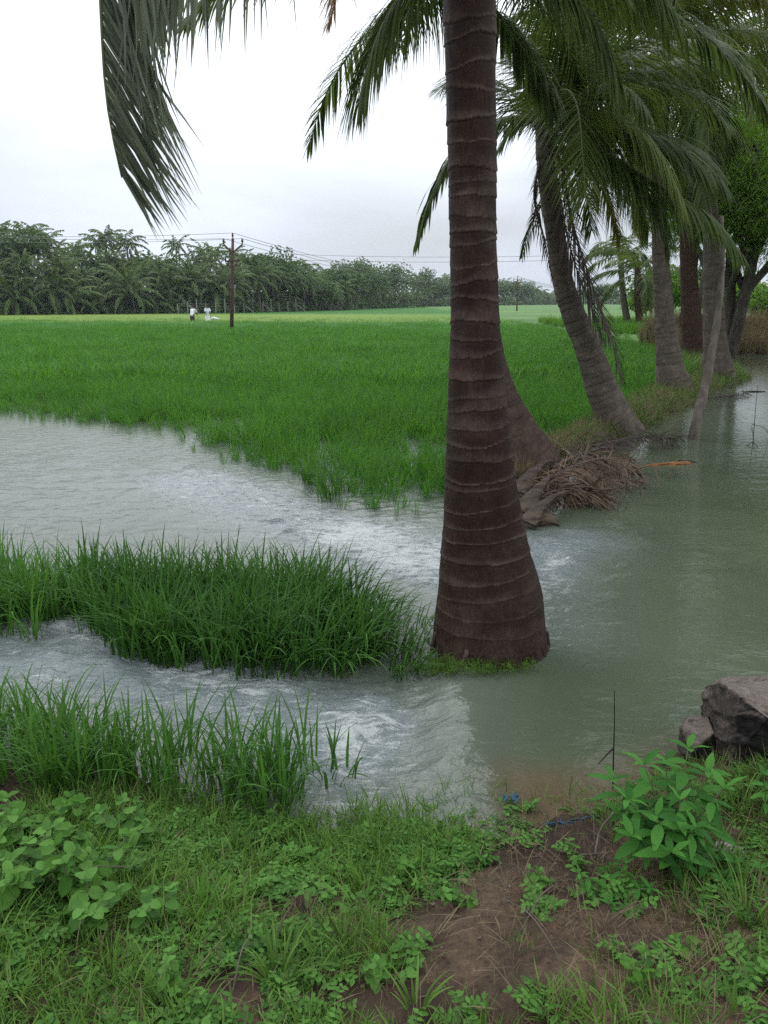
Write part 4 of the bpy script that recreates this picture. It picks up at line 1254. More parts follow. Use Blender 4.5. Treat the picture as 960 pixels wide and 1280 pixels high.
# straw, grass and litter on the embankment
n = 3600
yy = 7.9 + 32 * rr(0, 1, n) ** 1.25; hw = np.interp(yy, [7.6, 9, 12, 20, 60], [.25, .36, .55, 1.05, 2.4])
xx = xline(yy) + .05 + rr(-1.0, 1.0, n) * hw
P = np.stack([xx, yy, .20 - .2 * ((xx - xline(yy) - .05) / hw) ** 2 - .02], -1)
scatter('embankment_grass', P, rot_for(n, .4), rr(.8, 1.6, n) * np.interp(yy, [8, 40], [1.0, 2.4]), grass_p, 'rough yellowish grass growing along the earth bank below the palm row', 'grass')
n = 4200
yy = 7.7 + 18 * rr(0, 1, n) ** 1.5; hw = np.interp(yy, [7.6, 9, 12, 20, 60], [.25, .36, .55, 1.05, 2.4])
xx = xline(yy) + .05 + rr(-.9, 1.05, n) * hw
P = np.stack([xx, yy, .20 - .2 * ((xx - xline(yy) - .05) / hw) ** 2], -1)
scatter('embankment_litter', P, rot_for(n, .3), rr(1.0, 2.6, n), dry_p, 'brown dead leaves and straw littering the earth bank below the palm row', 'litter')
# grass mat at the foot of the first palm
n = 330
a = rr(-2.75, -1.0, n); r = .335 + .13 * rr(0, 1, n) ** 1.3
xx = base1.x - .03 + r * np.cos(a) * 1.10; yy = Y1 + r * np.sin(a) * .92
P = np.stack([xx, yy, w_level(xx, yy) + .0 + rr(0, .05, n)], -1)
scatter('palm_foot_grass', P, rot_for(n, .6), rr(.18, .62, n) * (.7 + .5 * fbm(xx * 9, yy * 9, 2, 4)), grass_p, 'small mat of green grass and moss at the foot of the ringed palm', 'grass')
# reeds on the far bank of the channel
n = 1500
xx = rr(10.8, 26, n); yy = 29.4 - (xx - 12) * .15 + rr(-.4, 3.5, n)
P = np.stack([xx, yy, np.maximum(ground_h(xx, yy), -.1)], -1)
scatter('reeds', P, rot_for(n, .2), rr(.7, 1.3, n), reed_p, 'dry brown reeds on the bank at the end of the channel', 'reeds')
n = 2200
xx = rr(11, 40, n); yy = 33 + rr(-.5, 25, n)
P = np.stack([xx, yy, ground_h(xx, yy)], -1)
green_p = proto_coll('meadow_tuft', [tuft(24, .16, .25, .6, .02, .035, .6, .9, M['weedbright'], 4) for _ in range(4)])
scatter('meadow_grass', P, rot_for(n, .2), rr(.7, 1.3, n), green_p, 'bright green field grass behind the brown reeds', 'grass')

# ------------------------------------------------------------------ leafy plants with leaves as parts
def leaf_mesh(name, ln, wd, m, cup=.35, droop=.35, tint=.5, k=7, pointed=True):
    t = np.linspace(0, 1, k)
    C = np.stack([t * ln, 0 * t, -droop * ln * t ** 2 + .12 * ln * t], -1)
    wp = np.interp(t, [0, .12, .4, .75, 1], [.08, .5, 1, .62, .02] if pointed else [.1, .8, 1, .85, .1])
    S = np.stack([0 * t, wp * wd * .5, 0 * t], -1)
    V = np.stack([C - S, C - S * .5 + [0, 0, -.0], C + np.stack([0 * t, 0 * t, -cup * wp * wd * .35], -1), C + S * .5, C + S], 1)
    V[:, 1, 2] -= cup * wp * wd * .14; V[:, 3, 2] -= cup * wp * wd * .14
    V[:, 0, 2] += .05 * wd * np.sin(t * 14); V[:, 4, 2] += .05 * wd * np.sin(t * 13 + 1)
    idx = np.arange(k * 5).reshape(k, 5)
    F = np.stack([idx[:-1, :-1], idx[:-1, 1:], idx[1:, 1:], idx[1:, :-1]], -1).reshape(-1, 4)
    return mesh_np(name, V.reshape(-1, 3), F, m, True, {'tint': np.full(k * 5, tint)})


shrub_leaves = [leaf_mesh('leaf', .115, .042, M['shrub'], tint=q, droop=dr_) for q, dr_ in ((.1, .6), (.3, .45), (.55, .3), (.75, .5), (1.0, .25))]


def place_leaf(t, meshes, pos, az, el, scale, roll=0):
    o = ob('leaf', random.choice(meshes), t, pos)
    o.rotation_euler = Euler((roll, -el, az), 'XYZ')
    o.scale = (scale,) * 3
    return o


def leafy_plant(label, base, stems, meshes, size, name='leafy_plant', cat='plant', group=None, node=5, seed=0, m='weed'):
    rg = random.Random(seed)
    t = thing(name, label, cat, base, group)
    for (dx, dy, h) in stems:
        P = catmull([(dx * .1, dy * .1, 0), (dx * .45, dy * .45, h * .55), (dx, dy, h)], 12)
        V, F = tube(P, np.linspace(.0045, .002, 12) * size, 6)
        ob('stem', mesh_np('stem', V, F, M['rachis'], True, {'tint': np.full(len(V), .4)}), t)
        phase = rg.uniform(0, 6.28)
        for j in range(node):
            u = 1 - .72 * (j / node)
            q = Vector(P[min(11, int(u * 11))])
            top = j < 2
            for q2 in range(4 if j == 0 else 3 if top else 2):
                az = phase + j * 1.35 + q2 * (6.28 / (4 if j == 0 else 3 if top else 2)) + rg.uniform(-.3, .3)
                el = rg.uniform(.25, .8) if j == 0 else rg.uniform(-.25, .35)
                place_leaf(t, meshes, q, az, el, size * (rg.uniform(.5, .8) if j == 0 else rg.uniform(.75, 1.2)), rg.uniform(-.4, .4))
    return t


def bank_pt(px, py, z=.25):
    p = gp(px, py, z)
    return Vector((p.x, p.y, float(ground_h(p.x, p.y))))


b0 = bank_pt(838, 1085, .2)
rgs = random.Random(5)
stems = []
for tx, ty_, dep in [(765, 975, .05), (790, 1045, -.12), (800, 985, .12), (832, 950, .10), (860, 935, .04), (885, 965, .0), (905, 985, -.08), (850, 1000, -.12), (820, 1020, -.16), (870, 1035, -.15),
                     (840, 1065, -.2), (775, 1020, .05), (895, 1020, .05), (805, 955, 0.02), (785, 1000, -.05), (845, 975, .15)]:
    p = at(tx, ty_, b0.y + dep)
    stems.append((p.x - b0.x, p.y - b0.y, max(p.z - b0.z, .06)))
leafy_plant('bushy plant with broad pointed bright green leaves growing beside the dark rock', b0, stems, shrub_leaves, .92, node=5, seed=3)

b = bank_pt(905, 1115, .22)
leafy_plant('low pointed leaved plant sprouting over the pale stone below the dark rock', b, [(-.06, .05, .09), (.03, .02, .07), (.09, -.02, .08), (-.02, -.05, .05)], shrub_leaves[1:4], .7, node=3, seed=9)
b = bank_pt(955, 1040, .22)
leafy_plant('thin yellow stemmed plant leaning at the foot of the dark rock', b, [(-.03, 0, .2), (.06, .02, .26), (.10, -.03, .15)], shrub_leaves[2:], .55, node=4, seed=10)
b = bank_pt(765, 1120, .25)
leafy_plant('small sprawling plant with fresh leaves below the bushy plant', b, [(-.10, .02, .06), (.05, .05, .07), (.10, -.03, .05), (-.03, -.08, .04)], shrub_leaves[1:], .5, node=3, seed=11)
round_leaves = [leaf_mesh('leaf', .062 * a_, .046 * b_, M['weedbright' if i_ % 2 else 'weed'], tint=q, pointed=i_ % 3 == 0, cup=.2 + .1 * i_, droop=.15 + .15 * (i_ % 4)) for i_, (q, a_, b_) in enumerate([(.05, .7, .9), (.3, 1.1, 1), (.9, .9, .8), (.5, 1.2, 1.1), (1.0, .6, .8), (.15, 1, .75)])]
dull_leaves = [leaf_mesh('leaf', .060 * a_, .044 * b_, M['weed'], tint=q, pointed=i_ % 2 == 0, cup=.3, droop=.2 + .15 * i_) for i_, (q, a_, b_) in enumerate([(.2, .8, 1), (.5, 1.1, .9), (.8, .65, .8), (1.0, 1, 1.1)])]
for px, py, lb, ms, sz, sd in [
        (30, 1120, 'pale yellow green broad leaved weed at the edge of the grassy bank', round_leaves, 1.15, 21),
        (60, 1045, 'cluster of rounded bright green weed leaves below the tall rice', round_leaves, 1.1, 22),
        (120, 1085, 'upright weed with large rounded leaves in the middle of the leafy patch', round_leaves, 1.0, 23),
        (150, 1010, 'weed with soft pale leaves rising beside the rice stems', dull_leaves, 1.0, 24),
        (15, 1060, 'spreading weed with overlapping green leaves on the bank corner', dull_leaves, 1.1, 25),
        (110, 1145, 'dull green broad leaved weed below the leafy patch', dull_leaves, 1.0, 26),
        (200, 1140, 'low weed with small rounded leaves beside the leafy patch', dull_leaves, .8, 27),
        (75, 990, 'pale soft leaved weed standing highest at the back of the leafy patch', round_leaves, .9, 41),
        (20, 1005, 'wide leaved weed under the tall rice at the frame edge', round_leaves, 1.1, 42),
        (95, 1115, 'broad leaved weed with one large upturned leaf at the front of the leafy patch', round_leaves, 1.2, 43),
        (45, 1085, 'crowded weed between the yellow green one and the bright cluster', dull_leaves, 1.1, 44),
        (160, 1060, 'weed at the outer edge of the leafy patch where the fine grass begins', dull_leaves, .9, 45),
        (395, 1080, 'small rounded weed above the dark bare hollow', dull_leaves, .6, 46),
        (520, 1045, 'fresh broad leaved weed in the grass beside the water corner', round_leaves, .65, 47),
        (575, 1095, 'low weed with rounded leaves at the edge of the bare earth path', dull_leaves, .62, 28),
        (470, 1215, 'small rounded leaved weed beside the reddish bare patch', dull_leaves, .6, 29),
        (215, 1245, 'little round leaved weed at the bottom of the slope', dull_leaves, .65, 30),
        (855, 1215, 'small bright weed among dry straw low on the slope', round_leaves, .5, 31),
        (800, 1275, 'tiny green weed among dry straw at the foot of the view', round_leaves, .5, 32),
        (670, 1105, 'single low weed alone on the bare earth', dull_leaves, .5, 33)]:
    b = bank_pt(px, py)
    rg = random.Random(sd)
    st = [(rg.uniform(-.10, .10) * sz, rg.uniform(-.08, .08) * sz, rg.uniform(.05, .15) * sz) for _ in range(6 if sz > .9 else 4)]
    leafy_plant(lb, b, st, ms, sz, name='weed', cat='weed', node=3, seed=sd)


def grass_clump(label, px, py, n, hmin, hmax, w, seed, m='grass', lean=.5):
    b = bank_pt(px, py)
    rg = np.random.default_rng(seed)
    th = rg.uniform(0, 6.28, n); base = np.stack([.02 * np.cos(th), .02 * np.sin(th), 0 * th], -1)
    t = thing('grass_clump', label, 'grass', b)
    for i in range(n):
        C, S, Nn = blades(base[i:i + 1], th[i:i + 1], rg.uniform(hmin, hmax, 1), rg.uniform(w * .7, w, 1), rg.uniform(.1, lean, 1), rg.uniform(.4, 1.6, 1), 7, fold=.3)
        V, F, A = strips(C, S, rg.random(1), .3, Nn)
        ob('blade', mesh_np('blade', V, F, M[m], True, {'tint': A}), t)


grass_clump('leaning tuft of long bright grass beside the reddish bare patch', 345, 1215, 30, .10, .21, .010, 1, lean=.8)
grass_clump('upright tuft of yellow green grass in the middle of the slope', 250, 1125, 16, .08, .17, .009, 2, 'weedbright')
grass_clump('tuft of long grass blades below the single tall rice blades', 470, 1010, 26, .12, .24, .009, 3)
grass_clump('wispy grass tuft at the very corner of the water by the path', 560, 990, 24, .08, .16, .007, 4)
grass_clump('short wide bladed grass tuft near the foot of the picture', 520, 1265, 16, .07, .14, .010, 5)
grass_clump('wiry grass tuft beside the yellow stemmed plant', 925, 1010, 20, .12, .22, .006, 6)
grass_clump('fine green grass tuft below the pale stone', 930, 1175, 26, .1, .2, .006, 7)

# ------------------------------------------------------------------ rock, pale stone, pebbles
def rock_mesh(name, sx, sy, sz, seed, planes=14, sub=6, rough=.05, m='rock', toplight=True):
    rg = np.random.default_rng(seed)
    bm = bmesh.new(); bmesh.ops.create_icosphere(bm, subdivisions=sub, radius=1)
    V = np.array([v.co[:] for v in bm.verts])
    N0 = V.copy(); Vc = V * 1.25
    for i in range(planes):
        n = unit(rg.normal(0, 1, 3)); dd = rg.uniform(.62, .92)
        k = Vc @ n - dd
        Vc = Vc - np.outer(np.clip(k, 0, None), n) * .93
    n = unit(np.array([-.12, -.1, 1.0])); k = Vc @ n - .66; Vc = Vc - np.outer(np.clip(k, 0, None), n) * .95
    k = fbm(N0[:, 0] * 3 + N0[:, 2], N0[:, 1] * 3 + N0[:, 2] * 2, 5, seed)
    rd = 1 - 2 * np.abs(fbm(N0[:, 0] * 2.2 - N0[:, 2] * 1.5, N0[:, 1] * 2.2 + N0[:, 2] * 2.6, 4, seed + 3))
    Vc = Vc * (1 + rough * k + rough * 1.3 * rd)[:, None]
    # steps broken out of the sides
    lay = np.floor(Vc[:, 2] * 4 + .6 * fbm(Vc[:, 0] * 2, Vc[:, 1] * 2, 2, seed)) % 2
    Vc[:, :2] *= (1 - .05 * lay)[:, None]
    Vc = Vc * np.array([sx, sy, sz])
    for v, c in zip(bm.verts, Vc): v.co = c
    bm.normal_update()
    tint = np.array([np.clip(.15 + 1.1 * max(v.normal.z - .25, 0) + .55 * max(-v.normal.x * .9 + v.normal.z * .3 - .35, 0) * (v.co.z > 0), 0, 1) for v in bm.verts]) if toplight else np.full(len(Vc), .6)
    me = bpy.data.meshes.new(name); bm.to_mesh(me); bm.free()
    a = me.attributes.new('tint', 'FLOAT', 'POINT'); a.data.foreach_set('value', tint.astype(np.float32))
    me.materials.append(M[m])
    me.polygons.foreach_set('use_smooth', np.ones(len(me.polygons), bool))
    return me


def hull_rock(name, pts, seed, rough=.016, cuts=5):
    bm = bmesh.new()
    c = sum((Vector(p) for p in pts), Vector()) / len(pts)
    for p in pts: bm.verts.new(Vector(p) - c)
    bmesh.ops.convex_hull(bm, input=bm.verts)
    bmesh.ops.delete(bm, geom=[v for v in bm.verts if not v.link_faces], context='VERTS')
    for _ in range(cuts):
        bmesh.ops.subdivide_edges(bm, edges=bm.edges[:], cuts=1, use_grid_fill=True)
    bmesh.ops.triangulate(bm, faces=bm.faces[:])
    bmesh.ops.smooth_vert(bm, verts=bm.verts, factor=.25, use_axis_x=True, use_axis_y=True, use_axis_z=True)
    bm.normal_update()
    V = np.array([v.co[:] for v in bm.verts]); Nv = np.array([v.normal[:] for v in bm.verts])
    big = fbm(V[:, 0] * 7 + V[:, 2] * 3, V[:, 1] * 7 + V[:, 2] * 6, 5, seed)
    st = V[:, 2] * 9 + V[:, 0] * 2.2 + .9 * fbm(V[:, 0] * 4, V[:, 1] * 4, 3, seed + 1)
    ledge = np.abs(st - np.floor(st) - .5) * 2
    D = rough * 2.2 * big + rough * (ledge ** 3 - .3) * (1 - np.clip(Nv[:, 2], 0, 1)) + rough * .35 * fbm(V[:, 0] * 40, V[:, 1] * 40 + V[:, 2] * 40, 3, seed + 2)
    V = V + Nv * D[:, None]
    for v, q in zip(bm.verts, V): v.co = q
    bm.normal_update()
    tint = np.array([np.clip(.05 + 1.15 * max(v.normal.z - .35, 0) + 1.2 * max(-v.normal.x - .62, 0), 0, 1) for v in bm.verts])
    me = bpy.data.meshes.new(name); bm.to_mesh(me); bm.free()
    a = me.attributes.new('tint', 'FLOAT', 'POINT'); a.data.foreach_set('value', tint.astype(np.float32))
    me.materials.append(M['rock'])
    me.polygons.foreach_set('use_smooth', np.ones(len(me.polygons), bool))
    return me, c


big_pts = [at(884, 855, 3.00), at(881, 900, 2.92), at(887, 935, 2.84), at(900, 847, 3.15), at(905, 853, 2.84), at(905, 935, 2.72), at(1000, 842, 3.35), at(1090, 846, 3.3), at(1110, 930, 3.2), at(1100, 1010, 2.85), at(985, 1025, 2.60), at(905, 1000, 2.62),
           at(925, 872, 2.70), at(962, 897, 2.60), at(1060, 905, 2.60), at(915, 950, 2.62), at(935, 980, 2.9) + Vector((0, .4, -.1)), at(1080, 980, 3.2)]
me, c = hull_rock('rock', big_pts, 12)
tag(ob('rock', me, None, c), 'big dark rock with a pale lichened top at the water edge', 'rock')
sm_pts = [at(850, 912, 2.86), at(858, 896, 2.90), at(886, 893, 2.86), at(894, 915, 2.78), at(850, 940, 2.86), at(890, 948, 2.78), at(868, 940, 2.74), at(900, 900, 3.05), at(862, 905, 3.05), at(872, 980, 2.75), at(905, 985, 2.75), at(870, 950, 3.0)]
me, c = hull_rock('rock', sm_pts, 5, .010, 4)
tag(ob('rock', me, None, c), 'smaller brown rock leaning against the big dark one beside the water', 'rock')
p = bank_pt(912, 1078, .2)
tag(ob('stone', rock_mesh('stone', .055, .04, .03, 8, sub=4, m='palestone', toplight=False), None, p + Vector((0, 0, .01))), 'pale grey stone half hidden by leaves below the dark rock', 'stone')
peb = [rock_mesh('pebble', 1, .8, .6, 30 + i, sub=2, m='pebble', toplight=False) for i in range(4)]
peb_p = proto_coll('pebble', peb)
n = 700
x, y = on_bank(n, -1.2, 1.5, 1.1, 2.6)
P = np.stack([x, y, zg(x, y)], -1)
scatter('pebbles', P, rot_for(n, 1), .0025 + .007 * rr(0, 1, n) ** 4, peb_p, 'small clods and pebbles scattered over the bare earth', 'pebbles')

# ------------------------------------------------------------------ litter: blue plastic, twigs, stalks
def wire_thing(name, label, cat, paths, r, m, base):
    t = thing(name, label, cat, base)
    for P in paths:
        V, F = tube(catmull([Vector(p) - Vector(base) for p in P], 24), np.linspace(r, r * .5, 24), 6)
        ob('strand' if 'plastic' in name else 'twig', mesh_np('strand', V, F, M[m], True, {'tint': np.full(len(V), .5)}), t)
    return t


b = bank_pt(700, 1027, .13)
rg = random.Random(3)
paths = []
for i in range(5):
    q = b + Vector((rg.uniform(-.03, .03), rg.uniform(-.02, .02), .012)); pp = [q]
    for j in range(5):
        q = q + Vector((rg.uniform(-.035, .045), rg.uniform(-.018, .018), rg.uniform(-.008, .01))); pp.append(q)
    paths.append(pp)
wire_thing('plastic_string', 'tangle of faded blue plastic string on the wet earth', 'plastic litter', paths, .0035, 'blue', b)
b = gp(640, 1000, .12)
me_ = MB()
for i in range(4):
    n_ = 8; t = np.linspace(0, 1, n_)
    C = np.stack([b.x + (t - .5) * .06, b.y + .01 * i + .008 * np.sin(t * 7 + i), .118 + .008 * np.sin(t * 9 + i * 2)], -1)
    S = np.stack([0 * t, np.full(n_, .005), .004 * np.cos(t * 8)], -1)
    V, F, A = strips(C[None], S[None], [.5]); me_.add(V, F, A)
tag(ob('plastic_scrap', me_.mesh('plastic_scrap', M['blue'], True)), 'crumpled scrap of blue plastic lying at the waterline', 'plastic litter')
b = bank_pt(745, 1042, .2)
wire_thing('dry_twig', 'bare dry twig lying on the earth beside the blue string', 'twig', [[bank_pt(700, 1035) + Vector((0, 0, .01)), bank_pt(730, 1045) + Vector((0, 0, .02)), bank_pt(765, 1046) + Vector((0, 0, .03))],
    [bank_pt(745, 1050) + Vector((0, 0, .01)), bank_pt(752, 1020) + Vector((0, 0, .06)), bank_pt(770, 1005) + Vector((0, 0, .10))]], .0045, 'stick', b)
b = gp(766, 985, .1)
Yb = b.y
wire_thing('dry_twig', 'thin dark twig standing upright in the water beside the bushy plant', 'twig', [[b, at(767, 940, Yb), at(768, 905, Yb), at(768, 862, Yb)], [at(767, 935, Yb), at(757, 945, Yb), at(748, 955, Yb)]], .0035, 'blackwood', b)
b = gp(941, 556, .1); Yb = b.y
wire_thing('dry_twig', 'slender stalk standing in the channel far from the bank', 'twig', [[b, at(943, 530, Yb), at(945, 505, Yb), at(947, 484, Yb)], [gp(934, 557, .1), at(941, 553, Yb), gp(948, 560, .1)], [gp(940, 530, .12), at(955, 535, Yb), gp(962, 545, .1)]], .006, 'blackwood', b)
for i, (px, py, ln, lb) in enumerate([(650, 1175, .2, 'straight dry stalk lying across the bare patch by the straw'), (290, 1240, .16, 'dry grass stalk leaning over the reddish earth'), (700, 1235, .22, 'pale dry stalk crossing the straw low on the slope'),
                                      (890, 1240, .18, 'whitish dry stalk standing in the grass corner'), (40, 1105, .30, 'long bent straw coloured stalk over the leafy patch')]):
    b = bank_pt(px, py); a = [.8, 1.4, 2.2, 1.7, .2][i]
    wire_thing('dry_stalk', lb, 'stalk', [[b + Vector((0, 0, .01)), b + Vector((math.cos(a) * ln * .5, math.sin(a) * ln * .5, .07)), b + Vector((math.cos(a) * ln, math.sin(a) * ln, .05))]], .0025, 'straw' if i == 3 else 'stick', b)

# stake leaning by the palm row
s0 = gp(866, 552, .05)
P = [s0 - Vector((0, 0, .15)), at(870, 530, s0.y), at(881, 485, s0.y + .3), at(890, 440, s0.y + .5), at(898, 390, s0.y + .7), at(903, 330, s0.y + .9), at(902, 270, s0.y + 1.0)]
base = Vector((s0.x, s0.y, 0))
t = thing('leaning_stake', 'pale grey dead trunk leaning at the channel edge in front of the palm row', 'stake', base)
V, F = tube(np.array([list(p) for p in catmull(P, 30)]) - np.array(base), np.linspace(.082, .026, 30) * (1 + .08 * np.sin(np.arange(30) * 1.3)), 14)
ob('bole', mesh_np('bole', V, F, M['stick'], True, {'tint': np.full(len(V), .5)}), t)

# ------------------------------------------------------------------ heap of dead fronds at the second palm
def dead_frond(label, pts, L=.5, nleaf=46, m='fronddead', w=.012, droop=.5, fwd=(.7, 1.25), seed=0, side0=None, stalk=.016):
    base = Vector(pts[0])
    t = thing('dead_frond', label, 'dead frond', base, 'dead palm fronds heaped by the second palm')
    (V, F, A), (rV, rF) = frond_parts([list(p) for p in pts], nleaf=int(nleaf * 1.4), L=L, w=w, droop=droop, fwd=fwd, seed=seed, segs=4, pet=.2, vee=.1, rr0=stalk, side0=side0, jitter=.4, chaos=.55)
    V = np.asarray(V); V[:, 2] = np.maximum(V[:, 2], 0.03 + 0.0 * V[:, 2])
    ob('leaflets', mesh_np('leaflets', V - np.array(base), F, M[m], True, {'tint': A}), t)['kind'] = 'stuff'
    ob('rachis', mesh_np('rachis', rV - np.array(base), rF, M['rachisdead'], True, {'tint': np.full(len(rV), .5)}), t)


M['frondbrown'] = leaf_mat('brown_dead_leaflet', (0.022, 0.014, 0.010), (0.165, 0.108, 0.070), trans=0.08, spec=0.25)
hp = [
    ('dead brown frond arching over the heap with leaflets hanging like a fringe', [(650, 640, 6.9), (690, 598, 7.2), (730, 578, 7.5), (765, 575, 7.7), (800, 592, 7.8)], dict(L=.42, droop=1.1, nleaf=70, m='frondbrown', w=.013)),
    ('dead frond lying along the waterline under the heap', [(640, 655, 6.5), (680, 620, 6.9), (720, 605, 7.3), (770, 600, 7.6), (806, 603, 7.8)], dict(L=.35, droop=.9, nleaf=60, m='frondbrown', w=.013)),
    ('grey dead frond on top of the heap next to the palm foot', [(690, 585, 8.0), (720, 570, 8.2), (750, 560, 8.5), (780, 552, 8.8)], dict(L=.45, droop=.8, nleaf=60)),
    ('flattened dead frond at the back of the heap', [(660, 602, 7.6), (700, 592, 7.9), (745, 582, 8.2), (790, 572, 8.5)], dict(L=.45, droop=.6, nleaf=60, m='frondbrown')),
    ('dark dead frond trailing along the bank below the leaning palm', [(740, 558, 9.6), (775, 550, 9.8), (810, 545, 10.0), (850, 548, 10.2)], dict(L=.45, droop=.6, nleaf=50)),
    ('dead frond with its leaflets spread over the stream', [(655, 622, 7.0), (690, 612, 7.1), (725, 612, 7.1), (760, 622, 7.0)], dict(L=.38, droop=.6, nleaf=60, m='frondbrown', w=.016)),
]
for i, (lb, pts, kw) in enumerate(hp):
    dead_frond(lb, [at(*p) for p in pts], seed=200 + i, **kw)
n = 620
u_ = rr(0, 1, n)
hx = np.interp(u_, [0, 1], [at(645, 640, 6.9).x, at(800, 592, 8.6).x]) + rng.normal(0, .20, n); hy = np.interp(u_, [0, 1], [6.9, 8.8]) + rng.normal(0, .28, n)
hz = np.clip(.30 - ((hx - xline(hy)) - .0) ** 2 * .5, .08, .4) * rr(.2, 1.1, n)
az = rr(0, 6.28, n)
C, S, Nn = blades(np.stack([hx, hy, hz], -1), az, rr(.18, .6, n), rr(.006, .013, n), rr(1.1, 1.7, n), rr(-.5, .7, n), 5)
C[..., 2] = np.maximum(C[..., 2], .06)
V, F, A = strips(C, S, rr(0, 1, n))
tag(ob('palm_litter', mesh_np('palm_litter', V, F, M['frondbrown'], True, {'tint': A})), 'criss-crossing loose dead palm leaflets filling the heap by the second palm', 'litter', kind='stuff')
# a second small heap further along the row
for i, (lb, pts) in enumerate([('dead frond lying at the foot of the pale palm by the stake', [(850, 512, 15.0), (875, 500, 15.3), (905, 494, 15.6), (935, 492, 15.9)]),
                               ('dark dead frond reaching into the channel beyond the stake', [(870, 490, 16.6), (900, 486, 17.2), (930, 486, 17.6), (955, 490, 17.8)])]):
    dead_frond(lb, [at(*p) for p in pts], seed=230 + i, L=.5, droop=.6, nleaf=40)


def husk(label, a, b, w, m='deadwood', name='leaf_base', bend=.08, seed=0):
    """broad sheath-like foot of a palm leaf: a curved, split trough"""
    rg = np.random.default_rng(seed)
    a, b = Vector(a), Vector(b)
    n, k = 30, 13
    t = np.linspace(0, 1, n); th = np.linspace(-1.35, 1.35, k)
    ax = (b - a); ln = ax.length; ax.normalize(); sd = ax.cross(Vector((0, 0, 1))).normalized(); up = sd.cross(ax)
    wv = w * np.interp(t, [0, .1, .5, 1], [1.1, 1, .42, .10])
    T, TH = np.meshgrid(t, th, indexing='ij')
    Wv = wv[:, None] * (1 + .30 * fbm(TH * 2, T * 4, 4, seed) + .14 * fbm(TH * 14, T * 1.5, 3, seed + 1))
    Pp = np.array(a)[None, None] + np.array(ax) * (T * ln)[..., None] + np.array(sd) * (np.sin(TH) * Wv)[..., None] + np.array(up) * ((np.cos(TH) * .38 + .10 * fbm(TH * 9, T * 2, 2, seed + 4)) * Wv + bend * ln * np.sin(T * 3.14) - .3 * Wv)[..., None]
    bot = Pp - np.array(up) * (.012 + .02 * (1 - T))[..., None]
    V = np.concatenate([Pp.reshape(-1, 3), bot.reshape(-1, 3)])
    idx = np.arange(n * k).reshape(n, k); q = n * k
    F = [np.stack([idx[:-1, :-1], idx[:-1, 1:], idx[1:, 1:], idx[1:, :-1]], -1).reshape(-1, 4)]
    F.append(F[0][:, ::-1] + q)
    for e in (idx[:, 0], idx[:, -1], idx[0], idx[-1]):
        F.append(np.stack([e[:-1], e[1:], e[1:] + q, e[:-1] + q], -1))
    base = np.array(a)
    o = ob(name, mesh_np(name, V - base, np.concatenate(F), M[m], True, {'tint': np.full(len(V), .5)}), None, a)
    return tag(o, label, 'leaf base' if m != 'orange' else 'palm sheath')


husk('broad weathered leaf base jutting into the stream below the heap', at(655, 652, 6.3), at(722, 612, 7.1), .085, seed=1)
husk('grey split leaf base lying under the fringe of dead leaflets', at(650, 640, 6.5), at(705, 590, 7.6), .09, seed=2)
husk('dark wet leaf base at the bottom of the heap touching the water', at(688, 655, 6.35), at(660, 615, 7.0), .085, seed=3)
husk('curved grey leaf base against the foot of the second palm', at(645, 615, 7.0), at(700, 575, 8.2), .10, seed=4)
husk('orange brown palm sheath floating at the end of the heap', gp(860, 577, .12), gp(800, 583, .10), .075, m='orange', name='palm_sheath', bend=.02, seed=5)
husk('black driftwood beside the orange sheath', gp(872, 578, .10), gp(848, 575, .12), .05, m='blackwood', name='driftwood', bend=.05, seed=6)
husk('black driftwood floating out in the channel beyond the stake', gp(955, 489, .11), gp(925, 490, .10), .05, m='blackwood', name='driftwood', bend=.03, seed=7)

# ------------------------------------------------------------------ feathery branching tree and bushes behind the row
def spray_cloud(centers, radii, n_each, m, leaf, wl, name, seed=0, flat=.8):
    """many small leaf sprays spread through a crown's volume"""
    rg = np.random.default_rng(seed)
    c = np.repeat(np.asarray(centers), n_each, 0); r = np.repeat(np.asarray(radii), n_each)
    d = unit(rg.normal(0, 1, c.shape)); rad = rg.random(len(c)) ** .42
    p = c + d * (r * rad)[:, None] * np.array([1, 1, flat])
    n = len(p)
    az = rg.uniform(0, 6.28, n)
    p = p + np.repeat(rg.normal(0, 1, (len(centers), 3)) * np.asarray(radii)[:, None] * .35, n_each, 0)
    dr = unit(np.stack([np.cos(az), np.sin(az), rg.uniform(-.9, .35, n)], -1) + d * .4)
    ln = leaf * rg.uniform(.6, 1.3, n)
    K = 3; t = np.linspace(0, 1, K)
    C = p[:, None] + dr[:, None] * (ln[:, None] * t[None])[..., None] + np.array([0, 0, -1.0]) * (ln[:, None] * .35 * t[None] ** 2)[..., None]
    sd = unit(np.cross(dr, rg.normal(0, 1, (n, 3))))
    S = sd[:, None] * (np.array([.3, 1, .1]) * wl * .5)[None, :, None]
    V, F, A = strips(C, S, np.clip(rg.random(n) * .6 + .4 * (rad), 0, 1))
    return V, F, A


